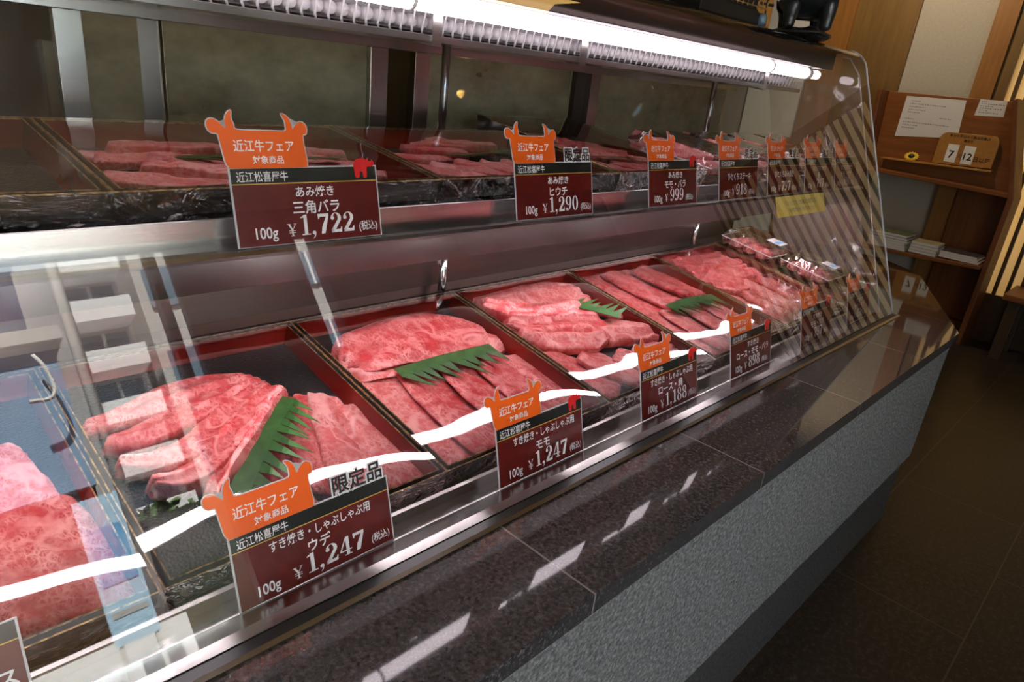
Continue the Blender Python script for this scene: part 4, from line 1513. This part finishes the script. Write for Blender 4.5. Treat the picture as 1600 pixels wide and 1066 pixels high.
# ================================================================== ON TOP OF THE CASE
def skin(name, verts, edges, radii, mat, parent=None, sub=2, root=0, matrix=None):
    bm = bmesh.new()
    ly = bm.verts.layers.skin.verify()
    bv = []
    for i, (p, r) in enumerate(zip(verts, radii)):
        v = bm.verts.new(p)
        v[ly].radius = r if isinstance(r, tuple) else (r, r)
        v[ly].use_root = (i == root)
        bv.append(v)
    for i, j in edges:
        bm.edges.new((bv[i], bv[j]))
    me = bpy.data.meshes.new(name)
    bm.to_mesh(me)
    bm.free()
    o = bpy.data.objects.new(name, me)
    COL.objects.link(o)
    o.modifiers.new('skin', 'SKIN').use_smooth_shade = True
    s = o.modifiers.new('sub', 'SUBSURF')
    s.levels = s.render_levels = sub
    me.materials.append(MT[mat])
    if parent:
        o.parent = parent
    if matrix is not None:
        o.matrix_local = matrix
    return o


ox = thing('ox_figure', 'black bronze ox figure standing on a rocky base on top of the case', 'figurine', (2.19, .985, 1.4627))
ox.rotation_euler = (0, 0, radians(-150))
# local: +x is the head side, z up
V = [(0, 0, .118), (.05, 0, .120), (.095, 0, .126), (.125, 0, .145), (.152, 0, .155), (.178, 0, .138), (.196, 0, .120), (-.05, 0, .118), (-.085, 0, .124)]
E_ = [(0, 1), (1, 2), (2, 3), (3, 4), (4, 5), (5, 6), (0, 7), (7, 8)]
Rr = [(.060, .060), (.062, .064), (.062, .064), .046, .036, .026, .019, (.058, .058), (.050, .052)]


def leg(x, y, front):
    b = len(V)
    if front:
        V.extend([(x, y, .098), (x + .004, y * 1.05, .066), (x, y * 1.05, .040), (x + .004, y * 1.05, .020)])
        Rr.extend([.032, .024, .018, .020])
        E_.append((2, b))
    else:
        V.extend([(x, y, .100), (x + .012, y * 1.05, .074), (x - .010, y * 1.05, .046), (x - .004, y * 1.05, .020)])
        Rr.extend([.036, .026, .018, .020])
        E_.append((8, b))
    E_.extend([(b, b + 1), (b + 1, b + 2), (b + 2, b + 3)])


leg(.090, .048, True)
leg(.090, -.048, True)
leg(-.082, .044, False)
leg(-.082, -.044, False)
b = len(V)
V += [(.150, .030, .176), (.158, .064, .186), (.176, .072, .206), (.150, -.030, .176), (.158, -.064, .186), (.176, -.072, .206)]
E_ += [(4, b), (b, b + 1), (b + 1, b + 2), (4, b + 3), (b + 3, b + 4), (b + 4, b + 5)]
Rr += [.011, .008, .003, .011, .008, .003]
b = len(V)
V += [(-.122, 0, .130), (-.138, 0, .100), (-.140, 0, .065)]
E_ += [(8, b), (b, b + 1), (b + 1, b + 2)]
Rr += [.009, .006, .008]
skin('body', V, E_, Rr, 'bronze', ox, 2, 0)
bm = bmesh.new()
bmesh.ops.create_icosphere(bm, subdivisions=4, radius=1)
for v in bm.verts:
    v.co = Vector((v.co.x * (.135 + .02 * noise.noise(v.co * 2.2)), v.co.y * (.080 + .02 * noise.noise(v.co * 2.7)), max(0, .012 + v.co.z * .018 + .008 * noise.noise((v.co.x * 3, v.co.y * 3, v.co.z * 3)))))
obj('rocky_base', bm, 'bronze', ox, True)

sg = thing('wooden_sign', 'upright wooden signboard with black writing beside the ox figure', 'sign', (1.905, .985, 1.4627))
sg.rotation_euler = (0, 0, radians(-12))
obj('board', newbox(-.042, .042, -.009, .009, 0, .26), 'wood_plaque', sg, bevel=.003)
bm = bmesh.new()
for i, ch in enumerate('近江牛'):
    put_em(bm, ch, .012, .185 - i * .072, .062, -.0095, 'c', .02)
obj('sign_lettering', bm, 'ink', sg)
fn = thing('wire_guard_lamp', 'black appliance with a brownish wire guard on top of the case', 'appliance', (1.70, .99, 1.4627))
obj('base', newprism([(-.16, 0), (-.16, .022), (-.10, .034), (.12, .034), (.15, .022), (.15, 0)], -.045, .045, 'y'), 'black_paint', fn, bevel=.003)
bm = bmesh.new()
for k in range(13):
    x = -.16 + k * .026
    tube(bm, [(x, -.05, .036), (x, -.056, .10), (x, -.05, .20)], .0016, 5)
for k in range(7):
    tube(bm, [(-.165, -.052, .040 + k * .026), (.16, -.052, .040 + k * .026)], .0014, 5)
obj('wire_guard', bm, 'gold_edge', fn, True)
obj('housing', newbox(-.15, .145, -.03, .05, .0345, .21), 'black_paint', fn, bevel=.004)
gl = obj('glass_weight', tube(bmesh.new(), [(1.846, .945, 1.4627), (1.846, .945, 1.482), (1.846, .945, 1.492)], [.014, .015, .010], 14), 'window_blue', None, True)
rebase(gl)
tag(gl, 'small dark blue glass piece between the appliance and the wooden sign', 'ornament')

# ================================================================== WOODEN RACK AT THE END WALL
rk = thing('display_rack', 'dark wooden rack with a sloping notice board and an open magazine shelf', 'rack', (5.0, 1.05, 0))
S = Matrix.Translation((-5.0, -1.05, 0))


def yz_slab(name, prof, x0, x1, mat, parent=rk, M_=S, bevel=.003):
    return obj(name, newprism(prof, x0, x1), mat, parent, bevel=bevel, matrix=M_)


yz_slab('notice_board', [(1.56, .935), (.745, .905), (.885, 1.425), (1.585, 1.420)], 5.0, 5.022, 'wood_rack')
yz_slab('side_panel', [(.7449, 0), (.7449, .905), (.885, 1.428), (.862, 1.440), (.716, .905), (.716, 0)], 4.86, 5.10, 'wood_rack_upright')
yz_slab('side_panel', [(1.561, .0), (1.561, .935), (1.586, 1.425), (1.612, 1.420), (1.590, .935), (1.590, 0)], 4.86, 5.10, 'wood_rack_upright')
yz_slab('board_shelf', [(.7451, .905), (.7451, .930), (1.5605, .958), (1.5605, .934)], 4.87, 4.999, 'wood_rack')
yz_slab('magazine_shelf', [(.7451, .485), (.7451, .505), (1.5605, .468), (1.5605, .448)], 4.80, 5.06, 'wood_rack')
yz_slab('ledge', [(.882, 1.026), (.882, 1.038), (1.50, 1.024), (1.50, 1.012)], 4.93, 4.9995, 'wood_plaque')
yz_slab('back_panel', [(.7451, .101), (.7451, .9045), (1.042, .914), (1.042, .101)], 5.075, 5.0995, 'wood_rack_upright')
yz_slab('bottom_rail', [(.7451, .02), (.7451, .10), (1.5605, .10), (1.5605, .02)], 5.03, 5.06, 'wood_rack')


def text_lines(bm, ylist, x, h=.006):
    for (ya, yb, z) in ylist:
        # fine print: rows of small strokes
        y = ya
        rnd = random.Random(int(z * 1000))
        while y > yb:
            wd = .004 + .006 * rnd.random()
            box(bm, x - .0003, x, y - wd, y, z, z + h * (.6 + .4 * rnd.random()))
            y -= wd + .0025 + .004 * rnd.random()


pp = thing('notice_sheet', 'larger white paper notice with fine print on the rack board', 'notice', (4.999, 1.3, 1.16))
S2 = Matrix.Translation((-4.999, -1.3, -1.16))
obj('paper', newprism([(1.475, 1.158), (1.124, 1.190), (1.140, 1.408), (1.472, 1.402)], 4.9985, 4.9995), 'paper', pp, matrix=S2)
bm = bmesh.new()
text_lines(bm, [(1.44, 1.39, 1.375), (1.44, 1.24, 1.358), (1.44, 1.36, 1.341), (1.44, 1.35, 1.324), (1.44, 1.37, 1.308), (1.25, 1.19, 1.288), (1.45, 1.39, 1.268), (1.45, 1.19, 1.248), (1.45, 1.36, 1.231), (1.45, 1.38, 1.214)], 4.998)
obj('fine_print', bm, 'paper_ink', pp, matrix=S2)
p2 = thing('notice_sheet', 'smaller white paper notice at the top right of the rack board', 'notice', (4.999, 1.0, 1.33))
S2 = Matrix.Translation((-4.999, -1.0, -1.33))
obj('paper', newprism([(1.075, 1.330), (.926, 1.336), (.932, 1.424), (1.070, 1.422)], 4.9985, 4.9995), 'paper', p2, matrix=S2)
bm = bmesh.new()
text_lines(bm, [(1.06, 1.03, 1.408), (1.055, .945, 1.396), (1.06, .99, 1.384), (1.06, .945, 1.372), (1.06, 1.02, 1.360), (1.06, .955, 1.348)], 4.998, .006)
obj('fine_print', bm, 'paper_ink', p2, matrix=S2)

# date plaque standing on the ledge: built in the xz plane, turned to face -x
pl = thing('date_plaque', 'rounded wooden date plaque showing 7月12日 on the rack ledge', 'sign', matrix=Matrix.Translation((4.962, 1.052, 1.0330)) @ Matrix.Rotation(-pi / 2, 4, 'Z') @ Matrix.Rotation(-.03, 4, 'X'))
prof = [(-.158, 0), (.158, .012)]
for k in range(7):
    a = k / 6 * pi / 2
    prof.append((.118 + .040 * cos(a), .150 + .045 * sin(a)))
for k in range(7):
    a = pi / 2 + k / 6 * pi / 2
    prof.append((-.112 + .046 * cos(a), .143 + .045 * sin(a)))
obj('board', prism(bmesh.new(), prof, 0, .016, 'y'), 'wood_plaque', pl, bevel=.002)
for x0, s in ((-.098, '7'), (-.008, '12')):
    c_ = obj('date_card', newbox(x0, x0 + .060, -.0022, -.0006, .018, .122), 'print_white', pl)
    bm = bmesh.new()
    put_em(bm, s, x0 + .030, .042, .062 if s == '7' else .056, -.0026, 'c', .02)
    obj('numeral', bm, 'ink', c_)
bm = bmesh.new()
put_em(bm, '本日お申込みで商品到着は', 0, .166, .019, -.0006, 'c', .012, cond=.95)
put_em(bm, '最短で', 0, .142, .017, -.0006, 'c', .012)
put_em(bm, '月', -.022, .046, .028, -.0006, 'c', .01)
put_em(bm, '日以降', .100, .040, .032, -.0006, 'c', .01, cond=.95)
obj('plaque_lettering', bm, 'ink', pl)

sf = thing('sunflower', 'small artificial sunflower lying on the rack ledge', 'flower', matrix=Matrix.Translation((4.955, 1.335, 1.022)) @ Matrix.Rotation(-pi / 2, 4, 'Z') @ Matrix.Rotation(-.55, 4, 'X'))
bm = bmesh.new()
for ringi, (n, r0, r1, off) in enumerate(((15, .018, .047, 0), (15, .016, .040, .2))):
    for k in range(n):
        a = 2 * pi * k / n + off
        ca, sa = cos(a), sin(a)
        wv = .0062
        yy = -.002 * ringi
        q = [(r0, -wv * .6, 0), (r0 + (r1 - r0) * .5, -wv, -.003), (r1, 0, .001), (r0 + (r1 - r0) * .5, wv, -.003), (r0, wv * .6, 0)]
        bm.faces.new([bm.verts.new((p[0] * ca - p[1] * sa, yy + p[2], .034 + (p[0] * sa + p[1] * ca) * .72)) for p in q])
pt = obj('petals', bm, 'petal', sf)
sd = pt.modifiers.new('solid', 'SOLIDIFY')
sd.thickness = .0008
bm = bmesh.new()
ball(bm, (0, -.004, .034), .019, 1, .45, .78)
obj('flower_head', bm, 'black_paint', sf, True)


# magazines on the shelf
def magazine(label, y0, y1, x0, x1, z, th, mat, rz=0.0, curl=0.0):
    n = 10
    bm = bmesh.new()
    A = []
    for i in range(n + 1):
        t = i / n
        y = y0 + (y1 - y0) * t
        dz = curl * sin(pi * t)
        A.append((y, z + dz))
    prof = A + [(p[0], p[1] + th) for p in A[::-1]]
    prism(bm, prof, x0, x1)
    o = obj('magazine', bm, mat, None)
    for p in o.data.polygons:
        pass
    o.data.materials.append(MT['paper'])
    for p in o.data.polygons:
        if p.normal.z < .5:
            p.material_index = 1
    rebase(o)
    o.rotation_euler.z = rz
    tag(o, label, 'magazine', 'magazine stacks on the rack shelf')
    return o


def zsh(y):
    return .505 + (.468 - .505) * (y - .7451) / (1.5605 - .7451)


for i in range(6):
    y0, y1 = 1.17, 1.40
    z = zsh(y0) + .001 + i * .0165
    magazine(('lowest white', 'second white', 'third pale', 'fourth greenish', 'fifth dark green', 'topmost green') [i] + ' magazine of the left stack on the rack shelf', y0 + .006 * (i % 3), y1, 4.825, 5.02, z, .0155 if i < 3 else .014,
             ('paper', 'paper', 'mag_pale', 'mag_green', 'mag_dark', 'mag_green')[i], 0, .0)
for i in range(4):
    y0, y1 = .995, 1.150
    z = zsh(y0) + .001 + i * .018
    magazine(('lowest', 'second', 'third', 'topmost')[i] + ' cream booklet of the middle stack on the rack shelf', y0 + .004 * (i % 2), y1, 4.83, 5.0, z, .016, 'mag_pale', (i - 1) * .02)
for i in range(3):
    y0, y1 = .765, .980
    z = zsh(y0) + .001 + i * .0135
    magazine(('lowest', 'second', 'topmost')[i] + ' glossy magazine of the right stack on the rack shelf', y0 + .008 * i, y1, 4.835, 5.03, z, .0125, ('paper', 'paper', 'mag_dark')[i], 0)

# wooden stand leg beside the slatted screen
st = thing('wooden_stand', 'low dark wooden stand before the slatted screen, right of the rack', 'stand', (4.93, .40, 0))
S = Matrix.Translation((-4.93, -.40, 0))
for (x, y) in ((4.80, .52), (5.05, .52), (4.80, .18), (5.05, .18)):
    obj('leg', newbox(x - .025, x + .025, y - .03, y + .03, 0, .36), 'wood_dark', st, bevel=.003, matrix=S)
obj('stand_top', newbox(4.74, 5.11, .12, .58, .361, .395), 'wood_rack', st, bevel=.004, matrix=S)

# added unseen cabinet that darkens the view through the rear doors
kc = thing('added_dark_cabinet', 'dark cabinet added behind the left rear doors to darken them', 'cabinet', (.0, 1.75, 0))
obj('cabinet_body', newbox(-1.2, 1.22, -.22, .25, 0, 1.9), 'black_paint', kc, bevel=.004)
for k in range(3):
    d_ = obj('cabinet_door', newbox(-1.19 + k * .80, -.40 + k * .80, -.240, -.2205, .05, 1.85), 'black_paint', kc, bevel=.003)
    obj('cabinet_handle', newbox(-.46 + k * .80, -.445 + k * .80, -.262, -.2405, .95, 1.25), 'steel', d_)

# pendant bulb in the kitchen
kb = thing('pendant_bulb', 'small warm bulb glowing behind the rear door pane', 'lamp', (1.935, 2.2, 1.16))
bm = bmesh.new()
ball(bm, (0, 0, .02), .018, 1.3, 1.3, .9)
obj('bulb', bm, 'bulb_glow', kb, True)
obj('cord', tube(bmesh.new(), [(0, 0, .036), (0, 0, 1.44)], .003, 6), 'black_paint', kb)

# added glowing panel that puts a gold reflection in the top glass
cl = thing('gold_glow_panel', 'square warm glowing panel added above the aisle for a gold reflection', 'lamp', (2.45, -.25, 2.56))
S = Matrix.Translation((-2.45, .25, -2.56))
obj('glow_sheet', newbox(2.2, 2.7, -.46, -.04, 2.5695, 2.575), 'added_glow', cl, matrix=S)
obj('glow_frame', newbox(2.18, 2.72, -.48, -.02, 2.5755, 2.599), 'wood_post', cl, matrix=S)

# ================================================================== STREET (seen in the glass)
o = obj('street', newbox(-14, 30, -40, -2.26, -.16, -.06), 'asphalt')
tag(o, 'pale street pavement in front of the shop', 'street', kind='structure')


def facade(name, label, x0, x1, y0, y1, h, mat, floors, balcony=True, z0=-.06):
    t = thing(name, label, 'building', ((x0 + x1) / 2, (y0 + y1) / 2, z0))
    S_ = Matrix.Translation((-(x0 + x1) / 2, -(y0 + y1) / 2, -z0))
    obj('wall', newbox(x0, x1, y0, y1, z0, h), mat, t, matrix=S_)
    fh = (h - .3) / floors
    for k in range(floors):
        z = .3 + k * fh
        n = max(1, int((x1 - x0) / 1.3))
        for i in range(n):
            a = x0 + (x1 - x0) * (i + .12) / n
            c = x0 + (x1 - x0) * (i + .88) / n
            wn = obj('window', newbox(a, c, y1 + .001, y1 + .05, z + fh * .45, z + fh * .93), 'window_blue', t, matrix=S_)
            obj('window_frame', newbox((a + c) / 2 - .03, (a + c) / 2 + .03, y1 + .051, y1 + .07, z + fh * .45, z + fh * .93), 'facade_white', wn)
        if balcony:
            obj('balcony', newbox(x0 + .05, x1 - .05, y1 + .051, y1 + .65, z, z + fh * .42), 'facade_white', t, matrix=S_)
    return t


facade('apartment_building', 'white apartment block with stacked balconies across the street', 2.95, 4.05, -16, -12.65, 8.6, 'facade_white', 9)
facade('apartment_building', 'taller tan building behind the utility pole across the street', 4.6, 9.5, -18, -13.5, 11, 'facade_tan', 6, False)
facade('office_building', 'grey white building far left across the street', -6, 1.6, -18, -13, 7.0, 'facade_tan', 5, False)
bl = thing('blue_shed', 'plain blue building with a hooked lamp across the street', 'building', (.3, -7, -.06))
S = Matrix.Translation((-.3, 7, .06))
obj('wall', newbox(-2.6, 1.42, -8, -6.05, 2.06, 3.42), 'facade_blue', bl, matrix=S)
obj('shop_front', newbox(-2.6, 1.42, -8, -6.15, -.06, 2.059), 'wood_dark', bl, matrix=S)
obj('roof', newbox(-2.7, 1.50, -8.1, -5.95, 3.421, 3.55), 'facade_tan', bl, matrix=S)
obj('hooked_lamp', tube(bmesh.new(), catmull([(1.22, -5.93, 3.30), (1.28, -5.9, 3.15), (1.30, -5.88, 2.95), (1.24, -5.86, 2.86), (1.08, -5.84, 2.86)], 20), .018, 8), 'pole', bl, True, matrix=S)
up_ = obj('utility_pole', tube(bmesh.new(), [(1.53, -5.7, -.06), (1.53, -5.7, 9)], .055, 12), 'pole', None, True)
rebase(up_)
tag(up_, 'pale concrete utility pole standing beside the blue building', 'pole')
po = thing('street_poster', 'blue and white poster board standing out on the pavement', 'poster', (1.12, -4.6, -.06))
S = Matrix.Translation((-1.12, 4.6, .06))
obj('board', newbox(.95, 1.25, -4.64, -4.60, .70, 1.72), 'poster_sky', po, matrix=S)
obj('picture_panel', newbox(.98, 1.22, -4.5995, -4.596, 1.10, 1.50), 'poster_blue', po, matrix=S)
obj('caption_stripe', newbox(.98, 1.22, -4.5995, -4.596, .88, .92), 'facade_tan', po, matrix=S)
for x in (.97, 1.21):
    obj('leg', newbox(x, x + .03, -4.635, -4.605, -.06, .699), 'pole', po, matrix=S)
gw = obj('added_pale_wall', newbox(-2.4, 1.60, -5.45, -5.25, -.054, .74), 'facade_white')  # added pale surface that brightens the reflection at the ledge
rebase(gw)
tag(gw, 'low white wall added across the street to brighten the ledge reflection', 'wall')
# road beyond the pavement; hedge and fence added to darken the reflection
o = obj('road', newbox(-14, 30, -12.5, -5.0, -.059, -.055), 'road')
tag(o, 'dark asphalt road beyond the pavement', 'road', kind='structure')
hg = obj('hedge', newbox(1.55, 2.9, -6.6, -6.0, -.055, 1.62), 'hedge_green')
rebase(hg)
tag(hg, 'dark clipped hedge added beside the utility pole to darken the reflection', 'hedge')
hg = obj('added_fence_block', newbox(2.95, 6.2, -6.9, -6.2, -.055, 1.75), 'wood_dark')  # added dark block, keeps the lower glass reflection dark
hg.name = 'added_fence'
rebase(hg)
tag(hg, 'dark wooden fence added across the street to darken the reflection', 'fence')
rnd = random.Random(5)
tr = thing('street_tree', 'leafy green street tree across the road', 'tree', (2.3, -8, -.06))
bm = bmesh.new()
for k in range(260):
    a, b_, r = rnd.random() * 2 * pi, rnd.random() * pi, rnd.random() ** .4 * .55
    c = Vector((cos(a) * sin(b_) * r, sin(a) * sin(b_) * r, 1.75 + cos(b_) * r * .55))
    n_ = Vector((rnd.random() - .5, rnd.random() - .5, rnd.random() - .5)).normalized()
    s_ = n_.orthogonal().normalized() * .075
    q_ = n_.cross(s_).normalized() * .045
    bm.faces.new([bm.verts.new(c + d) for d in (s_, q_, -s_, -q_)])
obj('leaves', bm, 'tree_green', tr)
obj('tree_trunk', tube(bmesh.new(), [(0, 0, 0), (.02, 0, .8), (0, 0, 1.7)], [.06, .05, .03], 8), 'wood_dark', tr, True)
